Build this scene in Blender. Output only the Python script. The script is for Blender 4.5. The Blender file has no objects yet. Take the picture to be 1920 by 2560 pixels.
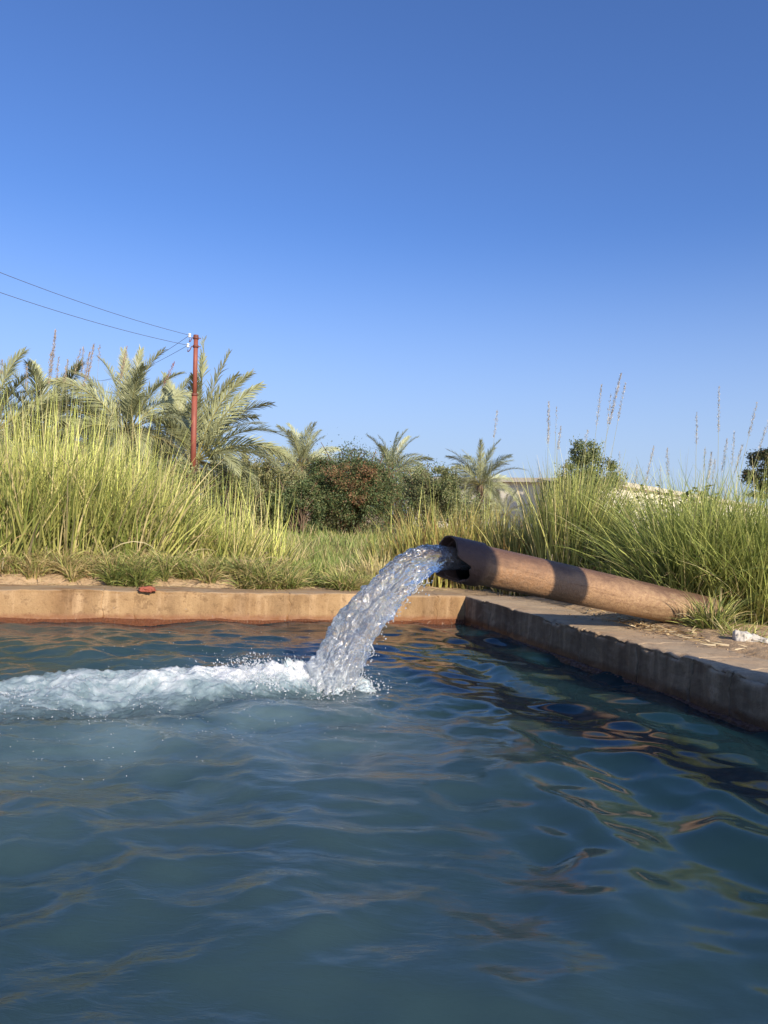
import bpy, math, random
import numpy as np
from mathutils import Vector, Matrix

rng = np.random.default_rng(11)
random.seed(11)
sc = bpy.context.scene
COL = sc.collection
R = math.radians

# ------------------------------------------------------------ camera
CAMZ = 1.09
F_PX = 1850.0
ROLL, PITCH = R(2.5), R(0.1)
cam_d = bpy.data.cameras.new('camera')
cam = bpy.data.objects.new('camera', cam_d)
COL.objects.link(cam)
cam_d.sensor_fit = 'VERTICAL'
cam_d.sensor_height = 32.0
cam_d.lens = F_PX / 2560 * 32.0
cam_d.clip_start = 0.05
cam_d.clip_end = 3000
Fv = Vector((0, math.cos(PITCH), math.sin(PITCH)))
R0 = Vector((1, 0, 0))
U0 = Vector((0, -math.sin(PITCH), math.cos(PITCH)))
Rv = R0 * math.cos(ROLL) + U0 * math.sin(ROLL)
Uv = -R0 * math.sin(ROLL) + U0 * math.cos(ROLL)
m = Matrix((Rv, Uv, -Fv)).transposed().to_4x4()
m.translation = Vector((0, 0, CAMZ))
cam.matrix_world = m
sc.camera = cam

def W(px, py, D):
    """world point seen at photo pixel (px,py) whose y-distance is D"""
    d = Rv * ((px - 960) / F_PX) + Uv * (-(py - 1280) / F_PX) + Fv
    return Vector((0, 0, CAMZ)) + d * (D / d.y)

# ------------------------------------------------------------ light
SUN_AZ, SUN_EL = R(31), R(27)       # azimuth from -Y (behind camera) towards +X
sun_dir = Vector((math.sin(SUN_AZ) * math.cos(SUN_EL), -math.cos(SUN_AZ) * math.cos(SUN_EL), math.sin(SUN_EL)))
world = bpy.data.worlds.new('World')
sc.world = world
world.use_nodes = True
nt = world.node_tree
bg = nt.nodes['Background']
sky = nt.nodes.new('ShaderNodeTexSky')
sky.sky_type = 'NISHITA'
sky.sun_disc = False
sky.sun_elevation = SUN_EL
sky.sun_rotation = math.atan2(sun_dir.x, sun_dir.y)
sky.altitude = 0
sky.air_density = 1.0
sky.dust_density = 0.9
sky.ozone_density = 5.0
tint = nt.nodes.new('ShaderNodeMix'); tint.data_type = 'RGBA'; tint.blend_type = 'MULTIPLY'
tint.inputs[0].default_value = 1.0
nt.links.new(sky.outputs[0], tint.inputs[6]); tint.inputs[7].default_value = (.75, .895, 1.20, 1)
# pale dusty air low over the horizon, all the way round
tcw = nt.nodes.new('ShaderNodeTexCoord'); spw = nt.nodes.new('ShaderNodeSeparateXYZ'); nt.links.new(tcw.outputs['Generated'], spw.inputs[0])
mrw = nt.nodes.new('ShaderNodeMapRange'); mrw.interpolation_type = 'SMOOTHSTEP'
nt.links.new(spw.outputs['Z'], mrw.inputs['Value'])
mrw.inputs['From Min'].default_value = -.05; mrw.inputs['From Max'].default_value = .38; mrw.inputs['To Min'].default_value = .95; mrw.inputs['To Max'].default_value = 0.
hz = nt.nodes.new('ShaderNodeMix'); hz.data_type = 'RGBA'
nt.links.new(mrw.outputs[0], hz.inputs[0]); nt.links.new(tint.outputs[2], hz.inputs[6]); hz.inputs[7].default_value = (3.35, 4.2, 5.6, 1)
nt.links.new(hz.outputs[2], bg.inputs[0])
bg.inputs[1].default_value = 0.114
sl = bpy.data.lights.new('sun', 'SUN')
sl.energy = 5.0
sl.angle = R(0.53)
sl.color = (1.0, 0.87, 0.68)
so = bpy.data.objects.new('sun', sl)
COL.objects.link(so)
so.rotation_euler = sun_dir.to_track_quat('Z', 'Y').to_euler()
so.location = (6, -10, 12)
sc.view_settings.view_transform = 'Standard'
sc.view_settings.look = 'None'
sc.view_settings.exposure = 0.38
sc.view_settings.gamma = 1.0
sc.view_settings.use_curve_mapping = False
sc.render.engine = 'CYCLES'
sc.cycles.use_denoising = True
sc.cycles.max_bounces = 12
sc.cycles.transparent_max_bounces = 12
sc.cycles.sample_clamp_indirect = 6.0

# ------------------------------------------------------------ noise
_perm = np.random.default_rng(5).permutation(256)
_perm = np.concatenate([_perm, _perm, _perm])
_g = np.random.default_rng(6).normal(size=(256, 3)); _g /= np.linalg.norm(_g, axis=1)[:, None]
def pn(p):
    """gradient noise, p (N,3) -> (N,) about -1..1"""
    p = np.asarray(p, float)
    i = np.floor(p).astype(int); f = p - i
    u = f * f * f * (f * (f * 6 - 15) + 10)
    i &= 255
    out = 0
    for dx in (0, 1):
        for dy in (0, 1):
            for dz in (0, 1):
                h = _perm[_perm[_perm[(i[:, 0] + dx) & 255] + ((i[:, 1] + dy) & 255)] + ((i[:, 2] + dz) & 255)]
                g = _g[h]
                d = (f[:, 0] - dx) * g[:, 0] + (f[:, 1] - dy) * g[:, 1] + (f[:, 2] - dz) * g[:, 2]
                w = (u[:, 0] if dx else 1 - u[:, 0]) * (u[:, 1] if dy else 1 - u[:, 1]) * (u[:, 2] if dz else 1 - u[:, 2])
                out = out + w * d
    return out * 1.5
def fbm(p, o=4, lac=2.1, gain=.5):
    p = np.asarray(p, float); a = 1; s = 0
    for k in range(o):
        s = s + a * pn(p + 17.3 * k); p = p * lac; a *= gain
    return s
def v3(*a):
    return np.stack(np.broadcast_arrays(*[np.asarray(x, float) for x in a]), -1)
def sstep(a, b, x):
    t = np.clip((x - a) / (b - a), 0, 1); return t * t * (3 - 2 * t)

# ------------------------------------------------------------ objects
def tag(o, label=None, cat=None, group=None, kind=None):
    if label: o['label'] = label
    if cat: o['category'] = cat
    if group: o['group'] = group
    if kind: o['kind'] = kind
    return o
def empty(name, loc=(0, 0, 0)):
    o = bpy.data.objects.new(name, None); COL.objects.link(o)
    o.location = loc; o.empty_display_size = .2
    return o
def mesh(name, verts, faces, mat, col=None, smooth=False, parent=None, data_only=False):
    """verts (N,3) world coordinates; faces (M,k) array or list of lists; col (N,3)"""
    me = bpy.data.meshes.new(name)
    verts = np.asarray(verts, np.float32)
    if isinstance(faces, np.ndarray):
        k = faces.shape[1]
        me.vertices.add(len(verts)); me.vertices.foreach_set('co', verts.ravel())
        me.loops.add(faces.size); me.loops.foreach_set('vertex_index', faces.astype(np.int32).ravel())
        me.polygons.add(len(faces))
        me.polygons.foreach_set('loop_start', np.arange(0, faces.size, k, dtype=np.int32))
        me.polygons.foreach_set('loop_total', np.full(len(faces), k, np.int32))
        me.update(calc_edges=True)
    else:
        me.from_pydata([tuple(v) for v in verts], [], faces); me.update()
    if col is not None:
        a = me.color_attributes.new('Col', 'FLOAT_COLOR', 'POINT')
        c = np.ones((len(verts), 4), np.float32); c[:, :3] = col
        a.data.foreach_set('color', c.ravel())
    if smooth:
        me.polygons.foreach_set('use_smooth', np.ones(len(me.polygons), bool))
    me.materials.append(mat)
    if data_only: return me
    o = bpy.data.objects.new(name, me); COL.objects.link(o)
    if parent is not None:
        o.parent = parent
        o.matrix_parent_inverse = Matrix.Translation(-Vector(parent.location)) if parent.parent is None else \
            Matrix.Translation(-Vector(parent.parent.location))
    return o
def grid_faces(n, m_, wrap=False):
    i = np.arange(n - 1)[:, None]; j = np.arange(m_ if wrap else m_ - 1)[None, :]
    j2 = (j + 1) % m_
    a = i * m_ + j; b = i * m_ + j2
    return np.stack([a, b, b + m_, a + m_], -1).reshape(-1, 4)
def merge(parts):
    V = []; Fq = []; C = []; n = 0
    for p in parts:
        V.append(p[0]); Fq.append(p[1] + n); n += len(p[0])
        if len(p) > 2: C.append(p[2])
    return np.concatenate(V), np.concatenate(Fq), (np.concatenate(C) if C else None)
def tube(pts, rad, n=8, cap=True):
    pts = np.asarray(pts, float); rad = np.broadcast_to(rad, (len(pts),))
    T = np.gradient(pts, axis=0); T /= np.linalg.norm(T, axis=1)[:, None] + 1e-9
    up = np.array([0, 0, 1.]) if abs(T[0, 2]) < .9 else np.array([1., 0, 0])
    S = np.cross(T, up); S /= np.linalg.norm(S, axis=1)[:, None] + 1e-9
    N = np.cross(S, T)
    a = np.linspace(0, 2 * np.pi, n, endpoint=False)
    V = pts[:, None] + rad[:, None, None] * (np.cos(a)[None, :, None] * S[:, None] + np.sin(a)[None, :, None] * N[:, None])
    V = V.reshape(-1, 3); Fq = grid_faces(len(pts), n, True)
    if cap:
        V = np.concatenate([V, pts[:1], pts[-1:]]); c0 = len(V) - 2; c1 = len(V) - 1
        k = np.arange(n); k2 = (k + 1) % n; o = (len(pts) - 1) * n
        Fq = np.concatenate([Fq, np.stack([k2, k, np.full(n, c0), np.full(n, c0)], -1)[:, :4], np.stack([o + k, o + k2, np.full(n, c1), np.full(n, c1)], -1)])
    return V, Fq
# degenerate quads (cap fans) -> clean helper
def tube_obj(name, pts, rad, mat, parent=None, n=8, smooth=True):
    V, Fq = tube(pts, rad, n, True)
    faces = [list(dict.fromkeys(f)) for f in Fq.tolist()]
    return mesh(name, V, faces, mat, smooth=smooth, parent=parent)

# ------------------------------------------------------------ materials
def newmat(name):
    mt = bpy.data.materials.new(name); mt.use_nodes = True
    nt = mt.node_tree; nt.nodes.clear()
    out = nt.nodes.new('ShaderNodeOutputMaterial')
    return mt, nt, out
class NB:
    def __init__(s, nt): s.nt = nt
    def n(s, t, **kw):
        nd = s.nt.nodes.new(t)
        for k, v in kw.items():
            if k in ('ins',):
                for kk, vv in v.items():
                    if hasattr(vv, 'is_output'): s.nt.links.new(vv, nd.inputs[kk])
                    else: nd.inputs[kk].default_value = vv
            else: setattr(nd, k, v)
        return nd
    def noise(s, vec, scale, detail=4, rough=.55, out=0, dist=0):
        return s.n('ShaderNodeTexNoise', ins={'Vector': vec, 'Scale': scale, 'Detail': detail, 'Roughness': rough, 'Distortion': dist}).outputs[out]
    def ramp(s, f, stops, interp='LINEAR'):
        r = s.n('ShaderNodeValToRGB', ins={'Fac': f}); cr = r.color_ramp; cr.interpolation = interp
        while len(cr.elements) < len(stops): cr.elements.new(.5)
        for e, (p, c) in zip(cr.elements, stops):
            e.position = p; e.color = (*c, 1) if len(c) == 3 else c
        return r.outputs[0]
    def mix(s, f, a, b, bt='MIX'):
        nd = s.n('ShaderNodeMix', data_type='RGBA', blend_type=bt)
        for i, v in ((0, f), (6, a), (7, b)):
            if hasattr(v, 'is_output'): s.nt.links.new(v, nd.inputs[i])
            else: nd.inputs[i].default_value = v if i == 0 else ((*v, 1) if len(v) == 3 else v)
        return nd.outputs[2]
    def math(s, op, a, b=0.0, c=0.0, clamp=False):
        nd = s.n('ShaderNodeMath', operation=op, use_clamp=clamp)
        for i, v in enumerate((a, b, c)):
            if hasattr(v, 'is_output'): s.nt.links.new(v, nd.inputs[i])
            else: nd.inputs[i].default_value = v
        return nd.outputs[0]
    def pos(s): return s.n('ShaderNodeNewGeometry').outputs['Position']
    def mapv(s, vec, scale=(1, 1, 1), rot=(0, 0, 0), loc=(0, 0, 0)):
        return s.n('ShaderNodeMapping', ins={'Vector': vec, 'Scale': scale, 'Rotation': rot, 'Location': loc}).outputs[0]
    def attr(s, name): return s.n('ShaderNodeAttribute', attribute_name=name).outputs['Color']
    def bump(s, h, dist=.01, strength=1.0, normal=None):
        nd = s.n('ShaderNodeBump', ins={'Height': h, 'Distance': dist, 'Strength': strength})
        if normal is not None: s.nt.links.new(normal, nd.inputs['Normal'])
        return nd.outputs[0]
def plain(name, col, rough=.7, metal=0., noise_amt=.25, scale=30., bump=.002):
    mt, nt, out = newmat(name); b = NB(nt)
    p = b.pos(); n = b.noise(p, scale, 5)
    c = b.mix(n, tuple(x * (1 - noise_amt) for x in col), tuple(min(1, x * (1 + noise_amt)) for x in col))
    pr = b.n('ShaderNodeBsdfPrincipled', ins={'Base Color': c, 'Roughness': rough, 'Metallic': metal, 'Normal': b.bump(n, bump)})
    nt.links.new(pr.outputs[0], out.inputs[0]); return mt
def leafmat(name, transl=.35, rough=.55, spec=.35, tint=(1, 1, 1)):
    mt, nt, out = newmat(name); b = NB(nt)
    c = b.mix(1.0, b.attr('Col'), tint, 'MULTIPLY')
    pr = b.n('ShaderNodeBsdfPrincipled', ins={'Base Color': c, 'Roughness': rough, 'Specular IOR Level': spec})
    tr = b.n('ShaderNodeBsdfTranslucent', ins={'Color': c})
    mx = b.n('ShaderNodeMixShader', ins={0: transl, 1: pr.outputs[0], 2: tr.outputs[0]})
    nt.links.new(mx.outputs[0], out.inputs[0]); return mt
M_GRASS = leafmat('grass_blades', .20)
M_PALM = leafmat('palm_leaflets', .18, .45, .5)
M_LEAF = leafmat('shrub_leaves', .22)
M_WOOD = plain('bark', (.16, .11, .07), .9, noise_amt=.4, scale=12, bump=.02)

def concrete_mat(name, base, light, dark, side_dark=0., tide_c=((.16, .045, .02), (.28, .13, .045))):
    mt, nt, out = newmat(name); b = NB(nt)
    p = b.pos()
    big = b.noise(p, 1.7, 5, .6); mid = b.noise(p, 13, 7, .72); fine = b.noise(p, 90, 4, .7)
    streak = b.noise(b.mapv(p, (7.5, 7.5, .5)), 1.0, 5, .6)
    sep = b.n('ShaderNodeSeparateXYZ', ins={0: p}).outputs
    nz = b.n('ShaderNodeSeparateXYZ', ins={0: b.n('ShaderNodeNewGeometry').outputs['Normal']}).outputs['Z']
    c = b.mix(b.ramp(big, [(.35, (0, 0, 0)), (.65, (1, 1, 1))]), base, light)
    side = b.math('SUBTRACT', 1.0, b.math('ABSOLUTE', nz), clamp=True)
    st = b.ramp(streak, [(.52, (0, 0, 0)), (.72, (1, 1, 1))])
    c = b.mix(b.math('MULTIPLY', st, b.math('MULTIPLY', side, .75)), c, tuple(min(1, x * 1.35 + .06) for x in light))
    st2 = b.ramp(b.noise(b.mapv(p, (3.3, 3.3, .8), loc=(4, 2, 7)), 1.0, 6, .65), [(.45, (0, 0, 0)), (.75, (1, 1, 1))])
    c = b.mix(b.math('MULTIPLY', st2, b.math('MULTIPLY', side, .95)), c, dark)
    if side_dark: c = b.mix(b.math('MULTIPLY', b.ramp(streak, [(.35, (1, 1, 1)), (.75, (.35, .35, .35))]), b.math('MULTIPLY', side, side_dark)), c, (.060, .038, .024))   # shade painted into the upright face, along with its dark stains
    # dirt and lichen flecks
    c = b.mix(b.ramp(mid, [(.38, (.55, .55, .55)), (.46, (0, 0, 0))]), c, dark)
    c = b.mix(b.ramp(fine, [(.3, (.35, .35, .35)), (.5, (0, 0, 0))]), c, tuple(x * .5 for x in dark))
    # grey weathering on level tops
    tp = b.ramp(b.noise(b.mapv(p, (1, 5, 3)), 2.2, 6, .6), [(.40, (0, 0, 0)), (.60, (1, 1, 1))])
    c = b.mix(b.math('MULTIPLY', tp, b.math('MULTIPLY', nz, .6), clamp=True), c, (.33, .265, .185))
    # ochre and rust tide marks near the water
    zz = b.math('ADD', sep['Z'], b.math('MULTIPLY', b.math('SUBTRACT', mid, .5), .06))
    tide = b.ramp(b.math('DIVIDE', zz, .12), [(.0, (1, 1, 1)), (.45, (.9, .9, .9)), (.75, (0, 0, 0))])
    c = b.mix(b.math('MULTIPLY', tide, .85), c, b.mix(fine, *tide_c))
    bp = b.bump(fine, .004, .6, b.bump(mid, .012, .7))
    ro = b.mix(tide, (.85,) * 3, (.35,) * 3)
    pr = b.n('ShaderNodeBsdfPrincipled', ins={'Base Color': c, 'Roughness': ro, 'Normal': bp})
    nt.links.new(pr.outputs[0], out.inputs[0]); return mt
M_CONC_FAR = concrete_mat('ochre_concrete', (.27, .155, .068), (.41, .27, .135), (.14, .075, .032))
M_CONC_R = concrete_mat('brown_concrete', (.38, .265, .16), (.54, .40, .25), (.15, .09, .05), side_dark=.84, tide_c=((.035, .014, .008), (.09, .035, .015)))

# ground
mt, nt, out = newmat('sandy_soil'); b = NB(nt); p = b.pos()
n1 = b.noise(p, .8, 5); n2 = b.noise(p, 14, 6, .65); n3 = b.noise(p, 120, 3, .7)
c = b.mix(b.ramp(n1, [(.35, (0, 0, 0)), (.7, (1, 1, 1))]), (.40, .27, .15), (.52, .38, .23))
c = b.mix(b.ramp(n2, [(.35, (.7, .7, .7)), (.55, (0, 0, 0))]), c, (.25, .16, .085))
c = b.mix(b.ramp(n3, [(.3, (.5, .5, .5)), (.5, (0, 0, 0))]), c, (.2, .13, .07))
pr = b.n('ShaderNodeBsdfPrincipled', ins={'Base Color': c, 'Roughness': .95, 'Normal': b.bump(n3, .006, .7, b.bump(n2, .03, .8))})
nt.links.new(pr.outputs[0], out.inputs[0]); M_SOIL = mt

# rusty pipe
mt, nt, out = newmat('rusted_steel'); b = NB(nt)
tc = b.n('ShaderNodeTexCoord').outputs['Object']
n1 = b.noise(b.mapv(tc, (2.2, 5, 5)), 1.6, 6, .65); n2 = b.noise(tc, 30, 6, .7); n3 = b.noise(tc, 150, 4, .7)
sx = b.n('ShaderNodeSeparateXYZ', ins={0: tc}).outputs
c = b.mix(n1, (.30, .15, .07), (.47, .28, .15))
c = b.mix(b.math('MULTIPLY_ADD', sx['X'], .60, -.42, clamp=True), c, (.47, .33, .19))          # paler, dustier towards the buried end
c = b.mix(b.ramp(n2, [(.44, (0, 0, 0)), (.58, (.85, .85, .85))]), c, b.mix(n3, (.17, .065, .03), (.50, .34, .20)))
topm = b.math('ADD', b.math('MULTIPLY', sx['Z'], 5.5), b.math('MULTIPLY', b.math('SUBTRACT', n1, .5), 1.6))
lng = b.noise(b.mapv(tc, (.8, 9, 9)), 2.2, 6, .7)
c = b.mix(b.ramp(lng, [(.53, (0, 0, 0)), (.68, (.6, .6, .6))]), c, (.16, .085, .045))        # long brown weather streaks
c = b.mix(b.ramp(topm, [(.12, (0, 0, 0)), (.62, (.9, .9, .9))]), c, (.13, .070, .045))        # darker towards the crown of the pipe
c = b.mix(b.ramp(b.math('ADD', sx['X'], b.math('MULTIPLY', n2, .05)), [(.24, (.8, .8, .8)), (.30, (0, 0, 0))]), c, (.085, .042, .032))   # collar darkened, its shade painted into the colour
c = b.mix(b.ramp(n3, [(.30, (.6, .6, .6)), (.45, (0, 0, 0))]), c, (.10, .05, .035))
pr = b.n('ShaderNodeBsdfPrincipled', ins={'Base Color': c, 'Roughness': b.mix(n2, (.38,) * 3, (.62,) * 3), 'Metallic': .15,
    'Normal': b.bump(n3, .006, .8, b.bump(n2, .012, .9))})
nt.links.new(pr.outputs[0], out.inputs[0]); M_RUST = mt
M_PIPE_IN = plain('pipe_inner_black', (.018, .014, .012), .35, noise_amt=.5, scale=40)
M_POLE = plain('red_oxide_paint', (.27, .075, .048), .6, noise_amt=.4, scale=5, bump=.004)
M_POLE_D = plain('dark_rusty_steel', (.16, .05, .035), .6, noise_amt=.4, scale=30, bump=.002)
M_PORC = plain('white_porcelain', (.78, .77, .72), .15, noise_amt=.03, scale=30, bump=0)
M_WIRE = plain('grey_wire', (.09, .085, .09), .5)

# water
def water_mat():
    mt, nt, out = newmat('pool_water'); b = NB(nt)
    p = b.pos(); at = b.n('ShaderNodeAttribute', attribute_name='Col')
    s = b.n('ShaderNodeSeparateColor', ins={0: at.outputs['Color']}).outputs   # R milkiness, G fine chop
    c = b.mix(s['Red'], (.0095, .031, .039), (.23, .34, .365))
    h1 = b.noise(b.mapv(p, (9, 30, 9)), 1.0, 4, .62, dist=.9)
    h2 = b.noise(b.mapv(p, (38, 95, 38)), 1.0, 3, .6, dist=.5)
    bp = b.bump(h2, b.math('MULTIPLY', s['Green'], .0008), 1.0, b.bump(h1, b.math('MULTIPLY', s['Green'], .0040), 1.0))
    pr = b.n('ShaderNodeBsdfPrincipled', subsurface_method='BURLEY', ins={'Base Color': c, 'Roughness': .03, 'IOR': 1.333, 'Normal': bp, 'Subsurface Weight': 1.0, 'Subsurface Radius': (1, 1, 1), 'Subsurface Scale': .35})
    nt.links.new(pr.outputs[0], out.inputs[0]); return mt
M_WATER = water_mat()
def foam_mat():
    mt, nt, out = newmat('aerated_foam'); b = NB(nt)
    p = b.pos(); at = b.n('ShaderNodeAttribute', attribute_name='Col')
    s = b.n('ShaderNodeSeparateColor', ins={0: at.outputs['Color']}).outputs
    v = b.n('ShaderNodeTexVoronoi', ins={'Vector': p, 'Scale': 55.0}).outputs[0]
    n = b.noise(b.mapv(p, (11, 17, 14), rot=(0, 0, .35)), 1.0, 6, .66); n2 = b.noise(p, 110, 2, .6)
    dn = b.math('ADD', s['Red'], b.math('MULTIPLY', b.math('SUBTRACT', n, .5), 1.1))
    c = b.ramp(dn, [(.20, (.10, .155, .17)), (.58, (.26, .35, .385)), (.88, (.50, .57, .60)), (1.0, (.74, .77, .78))])
    bp = b.bump(n2, .0015, .6, b.bump(v, .003, .6, b.bump(n, .012, .8)))
    pr = b.n('ShaderNodeBsdfPrincipled', subsurface_method='BURLEY', ins={'Base Color': c, 'Roughness': .10, 'IOR': 1.333, 'Normal': bp, 'Subsurface Weight': 1.0, 'Subsurface Radius': (1, 1, 1), 'Subsurface Scale': .05})
    tr = b.n('ShaderNodeBsdfTranslucent', ins={'Color': c, 'Normal': bp})
    mx = b.n('ShaderNodeMixShader', ins={0: .25, 1: pr.outputs[0], 2: tr.outputs[0]})
    nt.links.new(mx.outputs[0], out.inputs[0]); return mt
M_FOAM = foam_mat()
def jet_mat():
    mt, nt, out = newmat('clear_running_water'); b = NB(nt)
    p = b.pos(); at = b.n('ShaderNodeAttribute', attribute_name='Col')
    s = b.n('ShaderNodeSeparateColor', ins={0: at.outputs['Color']}).outputs
    n = b.noise(p, 30, 1, .5, dist=1.5)
    gl = b.n('ShaderNodeBsdfGlass', ins={'Color': (.97, .99, 1, 1), 'Roughness': .025, 'IOR': 1.333, 'Normal': b.bump(n, .010, .8)})
    pr = b.n('ShaderNodeBsdfPrincipled', ins={'Base Color': (.80, .84, .87, 1), 'Roughness': .04, 'IOR': 1.333, 'Normal': b.bump(n, .010, .8)})
    tr = b.n('ShaderNodeBsdfTranslucent', ins={'Color': (.7, .76, .82, 1)})
    ad = b.n('ShaderNodeMixShader', ins={0: .4, 1: pr.outputs[0], 2: tr.outputs[0]})
    fl = b.n('ShaderNodeAttribute', attribute_name='Flow').outputs['Vector']
    strand = b.ramp(b.noise(fl, 34, 5, .65, dist=.8), [(.54, (0, 0, 0)), (.72, (1, 1, 1))])
    f = b.math('MULTIPLY', b.math('ADD', s['Red'], b.math('MULTIPLY', strand, b.math('ADD', b.math('MULTIPLY', s['Red'], 3.0), .06))), 1.0, clamp=True)
    gs = b.n('ShaderNodeBsdfAnisotropic', ins={'Color': (.055, .055, .055, 1), 'Roughness': .18, 'Normal': b.bump(n, .012, 1.0)})
    ga = b.n('ShaderNodeAddShader', ins={0: gl.outputs[0], 1: gs.outputs[0]})
    mx = b.n('ShaderNodeMixShader', ins={0: f, 1: ga.outputs[0], 2: ad.outputs[0]})
    nt.links.new(mx.outputs[0], out.inputs[0]); return mt
M_JET = jet_mat()
mt, nt, out = newmat('water_drop'); b = NB(nt)
gl = b.n('ShaderNodeBsdfGlass', ins={'Color': (.97, .99, 1, 1), 'Roughness': .0, 'IOR': 1.333})
pr = b.n('ShaderNodeBsdfPrincipled', ins={'Base Color': (.85, .88, .9, 1), 'Roughness': .05, 'IOR': 1.333})
mx = b.n('ShaderNodeMixShader', ins={0: .28, 1: gl.outputs[0], 2: pr.outputs[0]})
nt.links.new(mx.outputs[0], out.inputs[0]); M_DROP = mt

# ------------------------------------------------------------ pool layout (plan)
C0 = np.array([.87, 7.58])                 # inner far corner
E1 = np.array([4.19, 1.18]); E1 /= np.linalg.norm(E1)     # along far wall, towards the right
B1 = np.array([1.22, -3.56]); B1 /= np.linalg.norm(B1)    # along right wall, towards the camera
NF = np.array([-E1[1], E1[0]])             # away from pool behind far wall
NR = np.array([-B1[1], B1[0]])             # away from pool beyond right wall
HW = .285
def ground_z(x, y):
    """height of the soil outside the walls"""
    x = np.asarray(x, float); y = np.asarray(y, float)
    q = np.stack([x - C0[0], y - C0[1]], -1)
    df = q @ NF; dr = q @ NR
    d = np.maximum(df, dr)
    n = fbm(v3(x * 1.3, y * 1.3, 0.), 4)
    z = HW - .03 + .02 * n
    bank = sstep(.34, .60, df) * (1 - sstep(2.2, 4.0, df)) * (1 - sstep(-2.6, -1.0, q @ E1))
    z = z + bank * (.13 + .07 * n)
    z = z + sstep(.45, .9, dr) * .03 * (1 + n)
    z = z + sstep(6, 30, d) * .06 * fbm(v3(x * .2, y * .2, 4.), 3)
    return z

# ground sheet: skewed non-uniform grid, sunk inside the pool
def lin(segs):
    out = []
    for a, b_, n in segs: out += list(np.linspace(a, b_, n, endpoint=False))
    return np.array(out + [segs[-1][1]])
us = lin([(-900, -60, 14), (-60, -12, 24), (-12, -9.3, 12), (-9.3, -9.1, 1), (-9.1, -5, 60), (-5, .10, 130), (.10, .26, 2), (.26, 3, 60), (3, 12, 60), (12, 60, 24), (60, 900, 14)])
ws = lin([(-1500, -60, 16), (-60, -15, 30), (-15, -4, 80), (-4, -.26, 100), (-.26, -.10, 2), (-.10, 9.1, 90), (9.1, 9.3, 1), (9.3, 12, 10), (12, 60, 16), (60, 900, 10)])
Ug, Wg = np.meshgrid(us, ws, indexing='ij')
X = C0[0] + Ug * E1[0] + Wg * B1[0]; Y = C0[1] + Ug * E1[1] + Wg * B1[1]
Z = ground_z(X.ravel(), Y.ravel()).reshape(X.shape)
inside = (Ug < .18) & (Wg > -.18) & (Ug > -9.2) & (Wg < 9.2)
Z[inside] = -.75
g = mesh('ground', v3(X, Y, Z).reshape(-1, 3), grid_faces(len(us), len(ws)), M_SOIL, smooth=True)
tag(g, kind='structure')

# ------------------------------------------------------------ pool walls
def wall(name, P0, d, L, nin, H, width, mat, s_fine, cracks, seed, chip=.02, label=None, z0=-.5):
    """P0 2D start on the inner face line, d direction, nin towards the water"""
    s = list(np.arange(s_fine[0], s_fine[1], .02)) + [0, L]
    s += list(np.arange(0, s_fine[0], .2)) + list(np.arange(s_fine[1], L, .2))
    for c_, _ in cracks:
        s += [c_ - .014, c_ - .006, c_ - .002, c_ + .002, c_ + .006, c_ + .014]
    s = np.array(sorted(x for x in set(np.round(s, 4)) if 0 <= x <= L))
    r = .012
    prof = [(0, z0)] + [(0, z) for z in np.linspace(-.06, H - r, 20)]
    nfl = len(prof)
    prof += [(r * .3, H - r * .35), (r, H)]
    prof += [(w, H) for w in np.linspace(.03, width - .02, 18)] + [(width, H - .02), (width, z0)]
    prof = np.array(prof)
    S, PW = np.meshgrid(s, prof[:, 0], indexing='ij'); _, PZ = np.meshgrid(s, prof[:, 1], indexing='ij')
    PW = PW.copy(); PZ = PZ.copy(); S = S.copy()
    q = v3(S * 1.0, PW + seed, PZ)
    sh = q.shape[:2]; qf = q.reshape(-1, 3)
    big = fbm(qf * np.array([.8, 1, 1]), 3).reshape(sh); n1 = fbm(qf * 9, 4).reshape(sh); n2 = fbm(qf * 28, 3).reshape(sh)
    face = (PW < .0035) & (PZ > -.1)
    top = (PZ > H - .02) & (PW < width - .01)
    rgh = 2.2 if chip > .03 else 1.0
    PW = PW + np.where(face, .012 * big + rgh * (.004 * n1 + .0015 * n2), 0)
    PZ = PZ + np.where(top, .010 * big + .003 * n1 + .0015 * n2, 0)
    # chipped arris
    cm = fbm(v3(S * 5, seed * 3., 0.).reshape(-1, 3), 6, 2.3, .62).reshape(sh)
    cm = np.clip(cm * 1.1 - .12, 0, 1) * chip * 1.3 + np.abs(pn(v3(S * 34, seed, 1.).reshape(-1, 3))).reshape(sh) * .004
    cm2 = cm * (1 + .6 * n2)
    edge_t = np.exp(-(PW / .035) ** 2) * top; edge_f = np.exp(-((H - PZ) / .03) ** 2) * face
    PZ = PZ - cm2 * edge_t; PW = PW + cm2 * .9 * edge_f + cm2 * .5 * edge_t
    for c_, depth in cracks:
        wob = .03 * fbm(v3(PZ * 9, PW * 8, c_).reshape(-1, 3), 3).reshape(sh)
        near = np.exp(-((S - c_) / .1) ** 2)
        core = np.abs(S - c_) < .003
        shoulder = (np.abs(S - c_) < .007) & ~core
        S = S + wob * near
        dd = np.where(core, depth, np.where(shoulder, depth * .15, 0)) * (.6 + .6 * np.abs(n2))
        PW = PW + dd * face; PZ = PZ - dd * top * (PW < width * .6)
    Xw = P0[0] + d[0] * S - nin[0] * PW; Yw = P0[1] + d[1] * S - nin[1] * PW
    V = v3(Xw, Yw, PZ).reshape(-1, 3)
    o = mesh(name, V, grid_faces(len(s), len(prof)), mat, smooth=True)
    o.data.polygons.foreach_set('use_smooth', np.ones(len(o.data.polygons), bool))
    tag(o, label, 'wall')
    return o
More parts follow.
